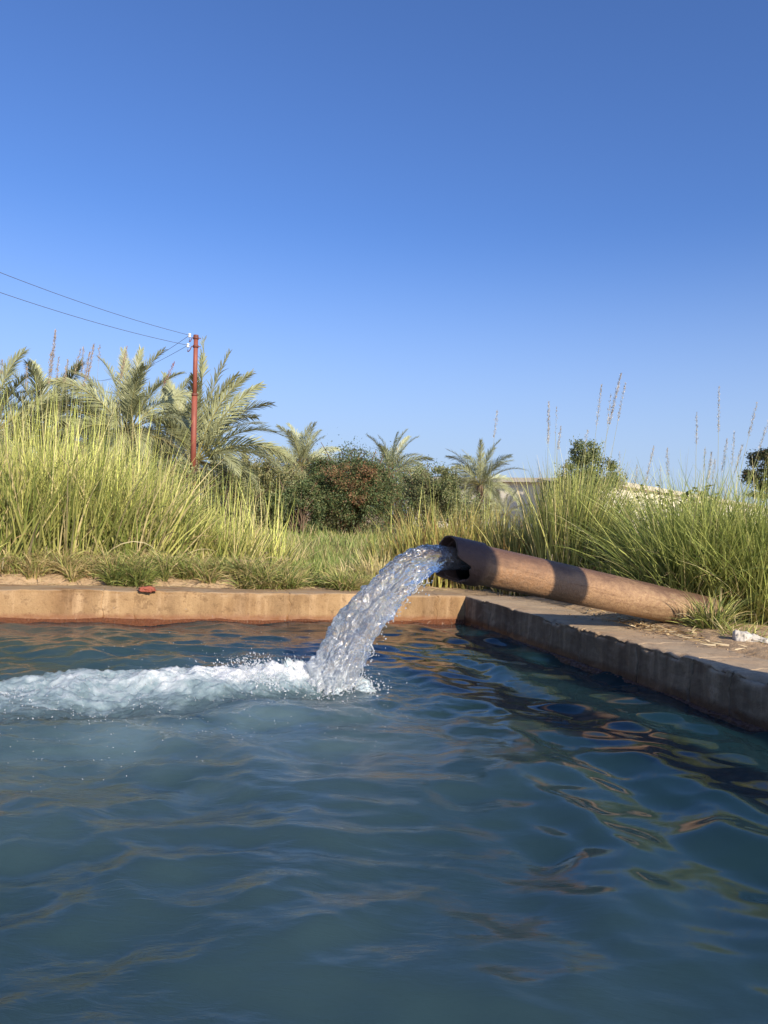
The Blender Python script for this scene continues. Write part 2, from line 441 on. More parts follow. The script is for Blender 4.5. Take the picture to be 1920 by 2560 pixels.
# far wall, from left to the corner
PF = C0 - E1 * 9.2
far_w = wall('pool_wall', PF, E1, 9.2 + .02, -NF, HW, .42, M_CONC_FAR, (4.2, 9.0), [(5.71, .012), (7.40, .010), (8.9, .008), (5.98, .004)], 3.1, .012,
             'low ochre concrete pool wall in full sun behind the falling water')
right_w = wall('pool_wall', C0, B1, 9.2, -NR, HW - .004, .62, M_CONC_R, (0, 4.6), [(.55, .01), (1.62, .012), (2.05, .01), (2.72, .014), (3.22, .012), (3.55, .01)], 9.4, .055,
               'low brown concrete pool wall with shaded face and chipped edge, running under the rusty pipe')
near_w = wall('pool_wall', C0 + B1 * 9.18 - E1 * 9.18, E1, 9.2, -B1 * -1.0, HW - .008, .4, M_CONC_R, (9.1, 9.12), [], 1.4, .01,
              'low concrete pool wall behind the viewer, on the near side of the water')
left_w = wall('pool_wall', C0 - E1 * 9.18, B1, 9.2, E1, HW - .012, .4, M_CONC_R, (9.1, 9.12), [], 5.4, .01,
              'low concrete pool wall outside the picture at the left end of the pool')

# rust-red granular deposit along the waterline of the far wall
def deposit(P0, d, L, nin, seed, parent, mat, hgt, step=.008):
    s = np.arange(0, L, step); k = np.linspace(0, 1, 12)
    S, K = np.meshgrid(s, k, indexing='ij')
    qf = v3(S * 5, K, seed).reshape(-1, 3)
    h = hgt * (1 + .45 * fbm(v3(S * 2.2, seed, 0.).reshape(-1, 3), 3).reshape(S.shape))
    z = -.03 + (h + .03) * K
    off = .004 + .030 * (1 - K) ** .8
    gr = fbm(v3(S * 70, z * 90, seed).reshape(-1, 3), 3).reshape(S.shape)
    off = np.where(K > .97, -.004, off + .014 * gr + .008 * fbm(v3(S * 16, z * 20, seed + 3).reshape(-1, 3), 3).reshape(S.shape))
    X_ = P0[0] + d[0] * S + nin[0] * off; Y_ = P0[1] + d[1] * S + nin[1] * off
    return mesh('waterline_deposit', v3(X_, Y_, z).reshape(-1, 3), grid_faces(len(s), 12), mat, parent=parent)
mt, nt, out = newmat('wet_rust_algae'); b = NB(nt); p = b.pos()
n1 = b.noise(p, 60, 4, .7); n2 = b.noise(p, 8, 3)
c = b.mix(n1, (.05, .018, .01), (.24, .09, .045)); c = b.mix(b.math('MULTIPLY', n2, .3), c, (.2, .10, .04))
pr = b.n('ShaderNodeBsdfPrincipled', ins={'Base Color': c, 'Roughness': .10, 'IOR': 1.4, 'Normal': b.bump(n1, .02, 1.0)})
nt.links.new(pr.outputs[0], out.inputs[0]); M_ALGAE = mt
M_ALGAE_D = plain('dark_wet_algae', (.06, .022, .012), .35, noise_amt=.6, scale=60, bump=.01)
deposit(PF + E1 * 4.2, E1, 5.0, -NF, 2., far_w, M_ALGAE, .036)
deposit(C0, B1, 5.5, -NR, 6., right_w, M_ALGAE_D, .022, .012)

# ------------------------------------------------------------ water surface
IMP = np.array([-.33, 4.64]); JD = np.array([-.904, -.428]); JD /= np.linalg.norm(JD)
P = -np.array([-JD[1], JD[0]]); P = P if P[1] < 0 else -P     # across the foam trail, towards the camera
xs = np.concatenate([np.arange(-9.4, -3.6, .12), np.arange(-3.6, 3.2, .0165), np.arange(3.2, 4.6, .1)])
ys = np.concatenate([np.arange(-2.6, .9, .12), .9 + np.cumsum(np.linspace(.011, .022, 405))])
Xg, Yg = np.meshgrid(xs, ys, indexing='ij')
q = np.stack([Xg - C0[0], Yg - C0[1]], -1)
x, y = Xg.ravel(), Yg.ravel()
r_ = np.hypot(x - IMP[0], y - IMP[1])
along = (x - IMP[0]) * JD[0] + (y - IMP[1]) * JD[1]
across = (x - IMP[0]) * -JD[1] + (y - IMP[1]) * JD[0]
turb = np.exp(-(np.abs(across) / 1.1) ** 2) * sstep(-1.2, 0, along)
calm = sstep(-.8, 1.1, x + .15 * (y - 3)) * .80
n0 = fbm(v3(x * 1.15 + .35 * y, y * 1.9, 1.), 2, 2.0, .45)
n1 = fbm(v3(x * 3.2, y * 5.2, 2.), 2)
n1r = 1 - 2 * np.abs(pn(v3(x * 2.2 + 3 + .4 * n0, y * 4.0 + .5 * n0, 5.)))
n2 = fbm(v3(x * 11, y * 17, 3.), 2)
ua = (x - C0[0]) * B1[0] + (y - C0[1]) * B1[1]; va = (x - C0[0]) * NR[0] + (y - C0[1]) * NR[1]
wr = sstep(-.6, 1.0, x + .12 * (y - 3))          # swell thrown back by the right wall
n4 = fbm(v3(ua * .9 + .5 * n0, va * 2.6 + .4 * n0, 6.), 2, 2.2, .42)
n5 = pn(v3(ua * 1.6, va * 5.5 + .8 * n0, 7.))
lf = 1 - calm
n4 = n4 + .55 * np.clip(n4, 0, 2) ** 2
z = .054 * n0 * (1 - .55 * wr) + (.020 * n1 + .015 * n1r) * (.25 + .75 * lf) + .0036 * n2 * (.05 + .95 * lf) + wr * (.040 * n4 + .007 * n5) + .0022 * lf * fbm(v3(x * 6.5 + .6 * n1, y * 13, 12.), 2)
phase = r_ * 2 * np.pi / .34 + 1.6 * n0
z += .0085 * np.sin(phase) * np.exp(-r_ / 1.5) * sstep(.2, .6, r_)
z += .010 * turb * fbm(v3(x * 7, y * 9, 8.), 3) + .004 * turb * fbm(v3(x * 26, y * 30, 9.), 2)
farq = sstep(5.2, 6.6, y)
z *= 1 - .35 * farq
ac2 = (x - IMP[0]) * P[0] + (y - IMP[1]) * P[1]
milky = np.exp(-(np.where(ac2 < .42, (ac2 - .42) / .8, (ac2 - .42) / .9)) ** 2) * sstep(-.6, .35, along) * .30
milky *= np.clip(.8 + .75 * fbm(v3(x * 2.2, y * 3.6, 7.), 4), .1, 1.3)
milky = np.clip(milky, 0, 1)
milky += .095 * sstep(1.9, -.6, x + .25 * (y - 3)) * sstep(7.2, 5.0, y) * (1 + .25 * n0)
chop = np.clip(.95 - calm * 1.15 + .35 * pn(v3(x * .8, y * 1.2, 2.5)) + turb * .8, .05, 1.4)
ZW = z.reshape(len(xs), len(ys))
def water_z(px_, py_):
    i = np.clip(np.searchsorted(xs, px_) - 1, 0, len(xs) - 2); j = np.clip(np.searchsorted(ys, py_) - 1, 0, len(ys) - 2)
    fx = np.clip((px_ - xs[i]) / (xs[i + 1] - xs[i]), 0, 1); fy = np.clip((py_ - ys[j]) / (ys[j + 1] - ys[j]), 0, 1)
    return (ZW[i, j] * (1 - fx) + ZW[i + 1, j] * fx) * (1 - fy) + (ZW[i, j + 1] * (1 - fx) + ZW[i + 1, j + 1] * fx) * fy
wm = mesh('water', v3(x, y, z), grid_faces(len(xs), len(ys)), M_WATER, col=np.stack([milky, chop, 0 * x], -1), smooth=True)
tag(wm, kind='structure')

# ------------------------------------------------------------ rusty discharge pipe
MOUTH = np.array([.43, 5.0, .81]); TAIL = np.array([2.33, 5.9, .45])
ax = TAIL - MOUTH; LP = np.linalg.norm(ax); ax = ax / LP
LPIPE = LP + .42
Sd = np.cross(ax, [0, 0, 1.]); Sd /= np.linalg.norm(Sd)      # towards the camera side or away
Nd = np.cross(Sd, ax)
if Nd[2] < 0: Nd = -Nd
if Sd[1] > 0: Sd = -Sd                                      # Sd points to the camera
pipe = empty('discharge_pipe', MOUTH)
pipe.rotation_euler = Matrix((Vector(ax), Vector(-Sd), Vector(Nd))).transposed().to_euler()
tag(pipe, 'big rusty steel pipe resting on the pool edge and pouring out water', 'pipe')
def pipe_part(name, V, Fq, mat, smooth=True):
    o = mesh(name, V, Fq, mat, smooth=smooth); o.parent = pipe; return o
NA = 96
ang = np.linspace(0, 2 * np.pi, NA, endpoint=False)           # 0 = away side (+Y local), pi/2 = top, pi = camera side
def ring_shell(x0f, x1, nx, ro, ri, rough, seed):
    """tube wall with a rim cut to x0f(angle)"""
    x0 = x0f(ang)
    t = np.linspace(0, 1, nx) ** 1.0
    Xo = x0[None] + (x1 - x0[None]) * t[:, None]
    A = np.broadcast_to(ang, Xo.shape)
    def surf(r):
        nn = fbm(v3(Xo * 4, np.cos(A) * 1.2 + seed, np.sin(A) * 1.2).reshape(-1, 3), 4).reshape(Xo.shape)
        rr = r + rough * nn
        return v3(Xo, rr * np.cos(A), rr * np.sin(A))
    Vo = surf(ro); Vi = surf(ri)
    V = np.concatenate([Vi[::-1].reshape(-1, 3), Vo.reshape(-1, 3)])
    return V, grid_faces(2 * nx, NA, True)
def rim(a):
    a = np.asarray(a)
    # torn notch low on the camera side
    w = np.angle(np.exp(1j * (a - np.radians(238))))
    notch = sstep(np.radians(68), np.radians(38), np.abs(w))
    nz = fbm(v3(np.cos(a) * 4, np.sin(a) * 4, 2.), 4)
    return .004 * nz + notch * (.135 + .035 * nz)
V, Fq = ring_shell(lambda a: np.full_like(a, .10) + 0 * a, LPIPE, 150, .139, .130, .0015, 1.)
# body starts inside the collar; the notch bites through it too
def rim_body(a): return np.maximum(.06, rim(a) + .02)
V, Fq = ring_shell(rim_body, LPIPE, 150, .139, .130, .0016, 1.)
pipe_part('pipe_body', V, Fq, M_RUST)
V, Fq = ring_shell(rim, .265, 26, .153, .1405, .0022, 4.)
pipe_part('collar', V, Fq, M_RUST)
# weld bead where the collar ends
th = np.linspace(0, 2 * np.pi, 97)
bead = v3(.268 + .003 * np.sin(th * 23), (.1425 + .001 * np.sin(th * 31)) * np.cos(th), (.1425) * np.sin(th))
V, Fq = tube(bead, .005, 6, False); pipe_part('weld_bead', V, Fq, M_RUST)
# near-black lining inside the pipe
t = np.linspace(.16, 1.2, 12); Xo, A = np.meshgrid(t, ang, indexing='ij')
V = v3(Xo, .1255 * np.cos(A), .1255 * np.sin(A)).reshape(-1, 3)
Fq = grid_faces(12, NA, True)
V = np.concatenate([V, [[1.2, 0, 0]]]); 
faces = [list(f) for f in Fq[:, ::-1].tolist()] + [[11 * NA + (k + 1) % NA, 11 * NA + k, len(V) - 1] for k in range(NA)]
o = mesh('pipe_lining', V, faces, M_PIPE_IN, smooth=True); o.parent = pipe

# ------------------------------------------------------------ the falling water
HD = np.array([-.904, -.428, 0.]); HD /= np.linalg.norm(HD); SIDE = np.array([-HD[1], HD[0], 0.])
if SIDE[1] > 0: SIDE = -SIDE        # to the camera
DL = .88
def jet_c(d):
    d = np.asarray(d, float)
    z = .805 + .06 * d - 1.26 * np.maximum(d, 0) ** 2
    z = np.where(d < 0, .805 + .0 * d, z)
    return np.array([MOUTH[0], MOUTH[1], 0]) + d[:, None] * HD + z[:, None] * np.array([0, 0, 1.])
nd = 330; na = 260
dd = np.concatenate([np.linspace(-.25, 0, 30, endpoint=False), np.linspace(0, 1, nd - 30) ** .85 * DL])
Cc = jet_c(dd); T = np.gradient(Cc, axis=0); T /= np.linalg.norm(T, axis=1)[:, None]
Nn = np.cross(np.broadcast_to(SIDE, T.shape), T); Nn *= np.sign(Nn[:, 2:3] + 1e-9)
tt = np.clip(dd / DL, 0, 1)
rs = .098 + .100 * tt ** 1.2; rn = .080 + .066 * tt ** .8
aa = np.linspace(0, 2 * np.pi, na, endpoint=False)
DD, AA = np.meshgrid(dd, aa, indexing='ij'); TTm = np.clip(DD / DL, 0, 1)
base = Cc[:, None] + rs[:, None, None] * np.cos(AA)[..., None] * SIDE + rn[:, None, None] * np.sin(AA)[..., None] * Nn[:, None]
rad = np.cos(AA)[..., None] * SIDE + np.sin(AA)[..., None] * Nn[:, None]
arc = np.concatenate([[0], np.cumsum(np.linalg.norm(np.diff(Cc, axis=0), axis=1))])
qf = v3(np.broadcast_to(arc[:, None], DD.shape) * 1.0, np.cos(AA) * .13, np.sin(AA) * .13).reshape(-1, 3)
wq = qf * np.array([.5, 1, 1])
a1 = fbm(wq * 7, 2); wp = qf + .012 * np.stack([a1, pn(qf * 14 + 5), pn(qf * 14 + 9)], -1)
bil = np.abs(pn(wp * np.array([11, 22, 22]))) ; bil2 = np.abs(pn(wp * np.array([34, 44, 44]) + 3)); bil3 = pn(wp * 85)
sm1 = pn(wp * np.array([9, 17, 17]) + 8); sm2 = pn(wp * np.array([19, 36, 36]) + 21)
dsp = .026 * a1 + .020 * sm1 + .040 * (bil - .25) + .0085 * sm2 + .012 * (bil2 - .25) + .0012 * bil3
amp = (.12 + .88 * sstep(-.05, .28, TTm)).ravel() * (.75 + .55 * TTm.ravel())
# lower edge throws ragged lobes
low = np.clip(-np.sin(AA).ravel(), 0, 1)
lob = np.clip(pn(wp * np.array([16, 10, 10]) + 40), 0, 1) ** 1.2
dsp = dsp * amp + low * lob * .05 * sstep(.15, .5, TTm.ravel())
V = base.reshape(-1, 3) + rad.reshape(-1, 3) * dsp[:, None]
aer = (.03 + .12 * sstep(.15, .6, TTm) + .45 * sstep(.80, 1.0, TTm)).ravel()
cap = len(V)
V = np.concatenate([V, Cc[:1], Cc[-1:]])
Fq = grid_faces(nd, na, True)
faces = [tuple(f) for f in Fq.tolist()]
faces += [((k + 1) % na, k, cap) for k in range(na)] + [((nd - 1) * na + k, (nd - 1) * na + (k + 1) % na, cap + 1) for k in range(na)]
colj = np.zeros((len(V), 3)); colj[:-2, 0] = aer
flow = np.zeros((len(V), 3)); flow[:-2] = np.stack([np.broadcast_to(arc[:, None], DD.shape).ravel() * .38, np.cos(AA).ravel() * .13, np.sin(AA).ravel() * .13], -1)
jet = mesh('falling_water', V, faces, M_JET, col=colj, smooth=True)
fa = jet.data.attributes.new('Flow', 'FLOAT_VECTOR', 'POINT'); fa.data.foreach_set('vector', flow.astype(np.float32).ravel())
tag(jet, 'clear turbulent stream of water pouring from the rusty pipe into the pool', 'water stream')
import bmesh
bm = bmesh.new(); bm.from_mesh(jet.data); bmesh.ops.recalc_face_normals(bm, faces=bm.faces); bm.to_mesh(jet.data); bm.free()

# thin ligaments torn off the lower edge
LG = []
for k in range(26):
    i0 = int(30 + random.uniform(.18, .80) * (nd - 31)); th = math.radians(random.gauss(-75, 38)) 
    o_ = math.cos(th) * SIDE; n_out = o_ + math.sin(th) * Nn[i0]
    st_ = Cc[i0] + rs[i0] * math.cos(th) * SIDE * .97 + rn[i0] * math.sin(th) * Nn[i0] * .97
    ln_ = random.uniform(.03, .09); out_ = random.uniform(.015, .05)
    tq = np.linspace(0, 1, 9)[:, None]
    pts = st_ + T[i0] * ln_ * tq + n_out * out_ * np.sin(tq * 2.4) - n_out * .01 + np.array([0, 0, -.02]) * tq ** 2
    LG.append(tube(pts, np.interp(np.linspace(0, 1, 9), [0, .3, .8, .92, 1], [.007, .0035, .0022, .0048, .001]) * random.uniform(.7, 1.3), 7, False))
V, Fq, _ = merge(LG); mesh('ligaments', V, Fq, M_DROP, smooth=True, parent=jet)
# drops: small spheres / stretched beads, one object (spray nobody could count)
def ico():
    bm = bmesh.new(); bmesh.ops.create_icosphere(bm, subdivisions=1, radius=1.0)
    v = np.array([x.co[:] for x in bm.verts]); f = np.array([[y.index for y in x.verts] for x in bm.faces]); bm.free(); return v, f
IV, IF = ico()
def beads(centres, radii, stretch=None, axis=None):
    n = len(centres)
    V = np.broadcast_to(IV, (n, len(IV), 3)) * np.asarray(radii)[:, None, None]
    if stretch is not None:
        a = axis / np.linalg.norm(axis, axis=1)[:, None]
        pr_ = (V * a[:, None]).sum(-1)
        V = V + a[:, None] * (pr_ * (np.asarray(stretch)[:, None] - 1))[..., None]
    V = V + centres[:, None]
    Fq = (IF[None] + (np.arange(n) * len(IV))[:, None, None]).reshape(-1, 3)
    return V.reshape(-1, 3), Fq
cs, rr, st, axs = [], [], [], []
def add(c, r, s=1, a=(0, 0, 1)): cs.append(c); rr.append(r); st.append(s); axs.append(a)
for k in range(230):      # shed from the lower edge of the stream
    t_ = random.uniform(.12, .95); i = int(30 + t_ * (nd - 31))
    th = math.radians(random.gauss(-70, 45)); ex = abs(random.gauss(0, .028)) + .012
    c = Cc[i] + (rs[i] + ex) * math.cos(th) * SIDE * random.choice((1, 1, -1)) + (rn[i] + ex) * math.sin(th) * Nn[i]
    add(c, random.uniform(.0016, .0055), random.uniform(1, 2.2), T[i] + np.array([random.gauss(0, .4) for _ in range(3)]))
for k in range(1000):     # splash round the foot
    a = random.uniform(0, 6.283); rad_ = .20 + abs(random.gauss(0, .10))
    hgt = abs(random.gauss(0, .055)) * math.exp(-(rad_ - .2) * 3)
    add(np.array([IMP[0] + rad_ * math.cos(a), IMP[1] + rad_ * math.sin(a) * .8, hgt]), random.uniform(.0015, .0062), random.uniform(1, 1.7), [random.gauss(0, 1) for _ in range(3)])
foot = np.array([*(IMP + JD * .30), 0])
for k in range(1500):      # plume thrown up on the downstream side
    h = random.random() ** 1.2
    c = foot + np.array([JD[0] * (.06 + .28 * h * random.random()) + random.gauss(0, .06 + .04 * h), random.gauss(0, .12), .03 + .17 * h * random.uniform(.5, 1)])
    add(c, random.uniform(.001, .0065) * (1.1 - .5 * h), random.uniform(1, 2.4), [JD[0] * .5 + random.gauss(0, .3), random.gauss(0, .3), 1])
for k in range(110):      # far flung
    c = np.array([*IMP, 0]) + np.array([random.gauss(-.55, .45), random.gauss(.2, .35), abs(random.gauss(0, .15))])
    add(c, random.uniform(.001, .003))
for k in range(2600):     # glinting bubbles riding on the foam
    al_ = random.uniform(0, 3.0); hw_ = .34 + .13 * al_; ac_ = max(-.45, min(.7, random.gauss(.0, .35))) * hw_
    hh_ = float(np.interp(al_, [0, .35, .7, 1.2, 2, 3], [.08, .12, .09, .055, .03, .02])) * max(0, 1 - abs(ac_ / hw_ + .25))
    c = IMP + JD * al_ + P * ac_
    add(np.array([c[0], c[1], hh_ + random.uniform(-.006, .010)]), random.uniform(.0012, .0042))
for k in range(350):      # floating bubbles near the foam
    al = random.uniform(-.2, 2.4); ac = random.gauss(.45, .35)
    c = IMP + JD * al + P * (ac + .12)
    add(np.array([c[0], c[1], .004]), random.uniform(.0010, .0026))
cs = np.array(cs); cs[:, 2] += water_z(cs[:, 0], cs[:, 1]) * (cs[:, 2] < .12)
V, Fq = beads(cs, np.array(rr), np.array(st), np.array(axs, float))
o = mesh('water_spray', V, Fq, M_DROP, smooth=True)
tag(o, 'clear drops and bubbles flung up around the foot of the falling water', 'spray', kind='stuff')

# foam: churned heap running downstream from the foot of the stream
nl, nc = 640, 210
al = np.linspace(-.30, 3.1, nl); ac = np.linspace(-1, 1, nc)
AL, AC = np.meshgrid(al, ac, indexing='ij')
halfw = np.interp(AL, [-.3, -.1, .1, .5, 1.2, 3.1], [.06, .26, .34, .46, .58, .75])
cent = np.interp(AL, [-.3, .5, 1.5, 3.1], [0, -.04, -.06, -.05])
P = -np.array([-JD[1], JD[0]]); P = P if P[1] < 0 else -P     # P points to the camera
xx = IMP[0] + AL * JD[0] + P[0] * (AC * halfw - cent); yy = IMP[1] + AL * JD[1] + P[1] * (AC * halfw - cent)
xf, yf = xx.ravel(), yy.ravel()
hmax = np.interp(AL, [-.3, -.1, .12, .35, .7, 1.2, 2.0, 3.1], [0, .03, .085, .125, .095, .058, .030, .018]).ravel()
ac_ = AC.ravel(); sh = np.where(ac_ < -.25, np.clip(1 - (np.abs(ac_ + .25) / .75) ** 2.2, -.2, 1), np.exp(-((ac_ + .25) / .62) ** 2) - .12)
na1 = fbm(v3(xf * 5, yf * 6, 0.), 3); nb = np.abs(pn(v3(xf * 16, yf * 18, 1.))); ncc = np.abs(pn(v3(xf * 40, yf * 42, 3.))); ndd = pn(v3(xf * 90, yf * 90, 4.))
zf = hmax * sh * (1 + .45 * na1) + (.26 - nb) * .034 * np.sqrt(np.clip(hmax / .1, .1, 1)) * np.clip(sh + .3, 0, 1) + ((.25 - ncc) * .010 + .0022 * ndd) * np.clip(sh + .25, .1, 1)
edge = sstep(1.0, .8, np.abs(AC.ravel())) * sstep(-.3, -.15, AL.ravel())
zf = zf * edge - .022 * (1 - edge) - .003 + water_z(xf, yf)
dens = np.clip(sh, 0, 1) * np.interp(AL.ravel(), [-.3, 0, .5, 1.2, 2.2, 3.1], [.5, 1.15, 1.1, .72, .58, .45]) + .25 * na1
dens = dens * (.35 + .65 * sstep(.95, .1, AC.ravel())) + .08
o = mesh('foam', v3(xf, yf, zf), grid_faces(nl, nc), M_FOAM, col=np.stack([dens, dens, dens], -1), smooth=True)
tag(o, 'white churned foam drifting across the pool from the falling water', 'foam', kind='stuff')

# splash crown: jagged sheets standing at the foot
parts = []
for (bx, by, hgt, wd, lean, sd) in [(-.50, 4.60, .20, .20, -.45, 1), (-.46, 4.68, .17, .18, -.25, 2), (-.58, 4.56, .12, .16, -.7, 3), (-.08, 4.58, .05, .15, .3, 4), (-.12, 4.72, .05, .2, .3, 5), (-.22, 4.50, .04, .2, .1, 6)]:
    n_, m2 = 44, 60
    u, v = np.meshgrid(np.linspace(0, 1, n_), np.linspace(0, 2 * np.pi, m2, endpoint=False), indexing='ij')
    top = .75 + .38 * fbm(v3(np.cos(v) * 2.2, np.sin(v) * 2.2, sd * 7.).reshape(-1, 3), 4).reshape(u.shape)
    zz = u * hgt * top
    rx = wd * .5 * (1 - .78 * u ** .8) * (1 + .35 * fbm(v3(np.cos(v) * 2, np.sin(v) * 2, u * 3 + sd).reshape(-1, 3), 4).reshape(u.shape))
    Vp = v3(bx + rx * np.cos(v) + lean * zz, by + rx * .8 * np.sin(v) + .1 * zz, zz - .01).reshape(-1, 3)
    nn = .020 * (np.abs(pn(Vp * 24 + sd)) - .2) + .008 * pn(Vp * 70)
    Vp = Vp + nn[:, None] * np.stack([np.cos(v).ravel(), np.sin(v).ravel(), 0 * v.ravel() + .5], -1)
    parts.append((Vp, grid_faces(n_, m2, True), np.full((len(Vp), 3), .80)))
V, Fq, Cc_ = merge(parts)
o = mesh('splash', V, Fq, M_FOAM, col=Cc_, smooth=True)
tag(o, 'white jagged splash leaping up on the left of the falling water', 'splash')

# ------------------------------------------------------------ blades
def blades(base, length, width, az, lean, curl, K, cb, ct, twist=None):
    """ribbons bent in a vertical plane; returns V, F, C"""
    n = len(base)
    s = np.linspace(0, 1, K)
    th = lean[:, None] + curl[:, None] * s[None] ** 1.3
    ds = length[:, None] / (K - 1)
    dx = np.sin(th) * ds; dz = np.cos(th) * ds
    hx = np.concatenate([np.zeros((n, 1)), np.cumsum(dx[:, :-1], 1)], 1)
    hz = np.concatenate([np.zeros((n, 1)), np.cumsum(dz[:, :-1], 1)], 1)
    ca, sa = np.cos(az)[:, None], np.sin(az)[:, None]
    P_ = np.stack([base[:, None, 0] + hx * ca, base[:, None, 1] + hx * sa, base[:, None, 2] + hz], -1)
    if twist is None: twist = rng.uniform(-1.2, 1.2, n)
    ct_, st_ = np.cos(twist)[:, None], np.sin(twist)[:, None]
    side = np.stack([-sa * ct_ + ca * np.cos(th) * st_, ca * ct_ + sa * np.cos(th) * st_, -np.sin(th) * st_], -1)
    w = width[:, None] * (1 - s[None] ** 1.6) * .5 + width[:, None] * .04
    V = np.stack([P_ - side * w[..., None], P_ + side * w[..., None]], 2).reshape(-1, 3)
    f = grid_faces(K, 2)
    Fq = (f[None] + (np.arange(n) * K * 2)[:, None, None]).reshape(-1, 4)
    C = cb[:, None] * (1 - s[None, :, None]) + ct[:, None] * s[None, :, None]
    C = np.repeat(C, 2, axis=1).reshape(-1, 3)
    return V, Fq, C
def pick(cols, n, jit=.18, w=None):
    cols = np.array(cols, float); i = rng.choice(len(cols), n, p=w)
    return cols[i] * (1 + rng.normal(0, jit, (n, 1)))
GREEN = (.25, .30, .075); YG = (.54, .54, .17); STRAW = (.62, .52, .27); DGREEN = (.09, .13, .035); OLIVE = (.25, .25, .085); BROWN = (.22, .13, .06)
def gz(x, y): return ground_z(x, y)

def tussock(name, cx, cy, r, n, hgt, label, cols, w=None, group=None, lean=(.08, .5), curl=(.15, 1.1), wd=.006, ell=1.0, culms=0, culm_h=1.6, bias=(0, 0), hvar=.25, cat='tall grass'):
    z0 = float(gz(np.array([cx]), np.array([cy]))[0])
    root = empty(name, (cx, cy, z0)); tag(root, label, cat, group)
    rr_ = r * np.sqrt(rng.random(n)); a = rng.uniform(0, 2 * np.pi, n)
    bx = cx + rr_ * np.cos(a) * ell; by = cy + rr_ * np.sin(a)
    az = a + rng.normal(0, .9, n)
    ln = rng.uniform(*lean, n) * (.35 + rr_ / r)
    L = hgt * np.clip(rng.normal(.85, hvar, n), .25, 1.25)
    cu = rng.uniform(*curl, n)
    base = np.stack([bx, by, gz(bx, by) - .02], -1)
    # a wind/growth bias leans everything a little
    if bias != (0, 0):
        vx = np.cos(az) * ln + bias[0]; vy = np.sin(az) * ln + bias[1]; az = np.arctan2(vy, vx); ln = np.hypot(vx, vy)
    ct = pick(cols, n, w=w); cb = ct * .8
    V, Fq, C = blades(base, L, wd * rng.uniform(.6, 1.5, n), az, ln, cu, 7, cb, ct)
    nb2 = max(12, n // 22)
    a2 = rng.uniform(0, 6.28, nb2); r2 = r * 1.05 * np.sqrt(rng.random(nb2)); b2x = cx + r2 * np.cos(a2) * ell; b2y = cy + r2 * np.sin(a2)
    dc = pick([(.50, .38, .20), (.36, .25, .13), (.58, .50, .30)], nb2)
    V2, F2, C2 = blades(np.stack([b2x, b2y, gz(b2x, b2y)], -1), hgt * rng.uniform(.3, .85, nb2), wd * rng.uniform(.8, 1.7, nb2), a2 + rng.normal(0, 1, nb2), rng.uniform(.1, .9, nb2), rng.uniform(1.0, 2.6, nb2), 7, dc * .8, dc)
    V, Fq, C = merge([(V, Fq, C), (V2, F2, C2)])
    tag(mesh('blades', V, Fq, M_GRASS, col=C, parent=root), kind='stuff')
    if culms:
        n = culms
        rr_ = r * .8 * np.sqrt(rng.random(n)); a = rng.uniform(0, 2 * np.pi, n)
        bx = cx + rr_ * np.cos(a) * ell; by = cy + rr_ * np.sin(a)
        ct = pick([(.60, .62, .18), (.50, .55, .14), (.62, .55, .26)], n)
        V, Fq, C = blades(np.stack([bx, by, gz(bx, by)], -1), culm_h * rng.uniform(.5, 1.08, n), .011 * rng.uniform(.6, 1.3, n), rng.uniform(0, 6.28, n),
                          np.abs(rng.normal(0, .10, n)) + .02, rng.uniform(0, .25, n), 6, ct, ct * 1.1)
        tag(mesh('stems', V, Fq, M_GRASS, col=C, parent=root), kind='stuff')
    return root
def seed_stem(root, tip, base, pan, rough=1.0, colr=(.30, .22, .17), dens=1.0):
    """culm with a feathery seed head; pan = seed head length"""
    tip = np.array(tip); base = np.array(base)
    t = np.linspace(0, 1, 12)[:, None]
    bow = np.array([(tip - base)[0] * -.10, 0, 0])
    pts = base + (tip - base) * t + bow * np.sin(t * np.pi) 
    V1, F1 = tube(pts, np.linspace(.0042, .0012, 12), 3, False)
    C1 = np.repeat(np.linspace((.40, .44, .12), (.42, .40, .24), 12), 3, axis=0)
    n = int(150 * dens * pan / .3)
    L = np.linalg.norm(tip - base); s = 1 - rng.random(n) * pan / L
    ctr = base + (tip - base) * s[:, None] + bow * np.sin(s * np.pi)[:, None]
    u = (1 - s) * L / pan
    taper = np.clip(np.sin(np.clip(u, .03, 1) * np.pi * .85) + .25, .15, 1)
    az = rng.uniform(0, 6.28, n); off = rng.uniform(.0, 1, n)
    length = .017 * rng.uniform(.6, 1.5, n) * rough
    rad_ = taper * .017 * rough * off
    ctr = ctr + np.stack([np.cos(az) * rad_, np.sin(az) * rad_, 0 * az], -1)
    cc = pick([colr, tuple(x * 1.5 for x in colr), tuple(x * .7 for x in colr)], n, .2)
    V2, F2, C2 = blades(ctr, length, .0045 * rough * rng.uniform(.6, 1.3, n), az, rng.uniform(.15, .7, n), np.zeros(n), 3, cc, cc)
    V, Fq, C = merge([(V1, F1, C1), (V2, F2, C2)])
    mesh('seed_stem', V, Fq, M_GRASS, col=C, parent=root)
def stems_for(root, D, lst, colr=(.30, .22, .17)):
    """lst: (tip px, tip py, head bottom px, head bottom py, density)"""
    for (tx, ty, bx, by, de) in lst:
        Dd = D + random.uniform(-.35, .35)
        tip = W(tx, ty, Dd); hb = W(bx, by, Dd)
        d = (tip - hb); pan = d.length
        d.normalize()
        z0 = float(gz(np.array([tip.x]), np.array([Dd]))[0])
        k = (tip.z - z0) / max(d.z, .5)
        base = tip - d * k * 1.0
        base.x = tip.x + (base.x - tip.x) * .6
        base.z = z0
        seed_stem(root, tip, base, pan, colr=colr, dens=de, rough=Dd / 8.0)

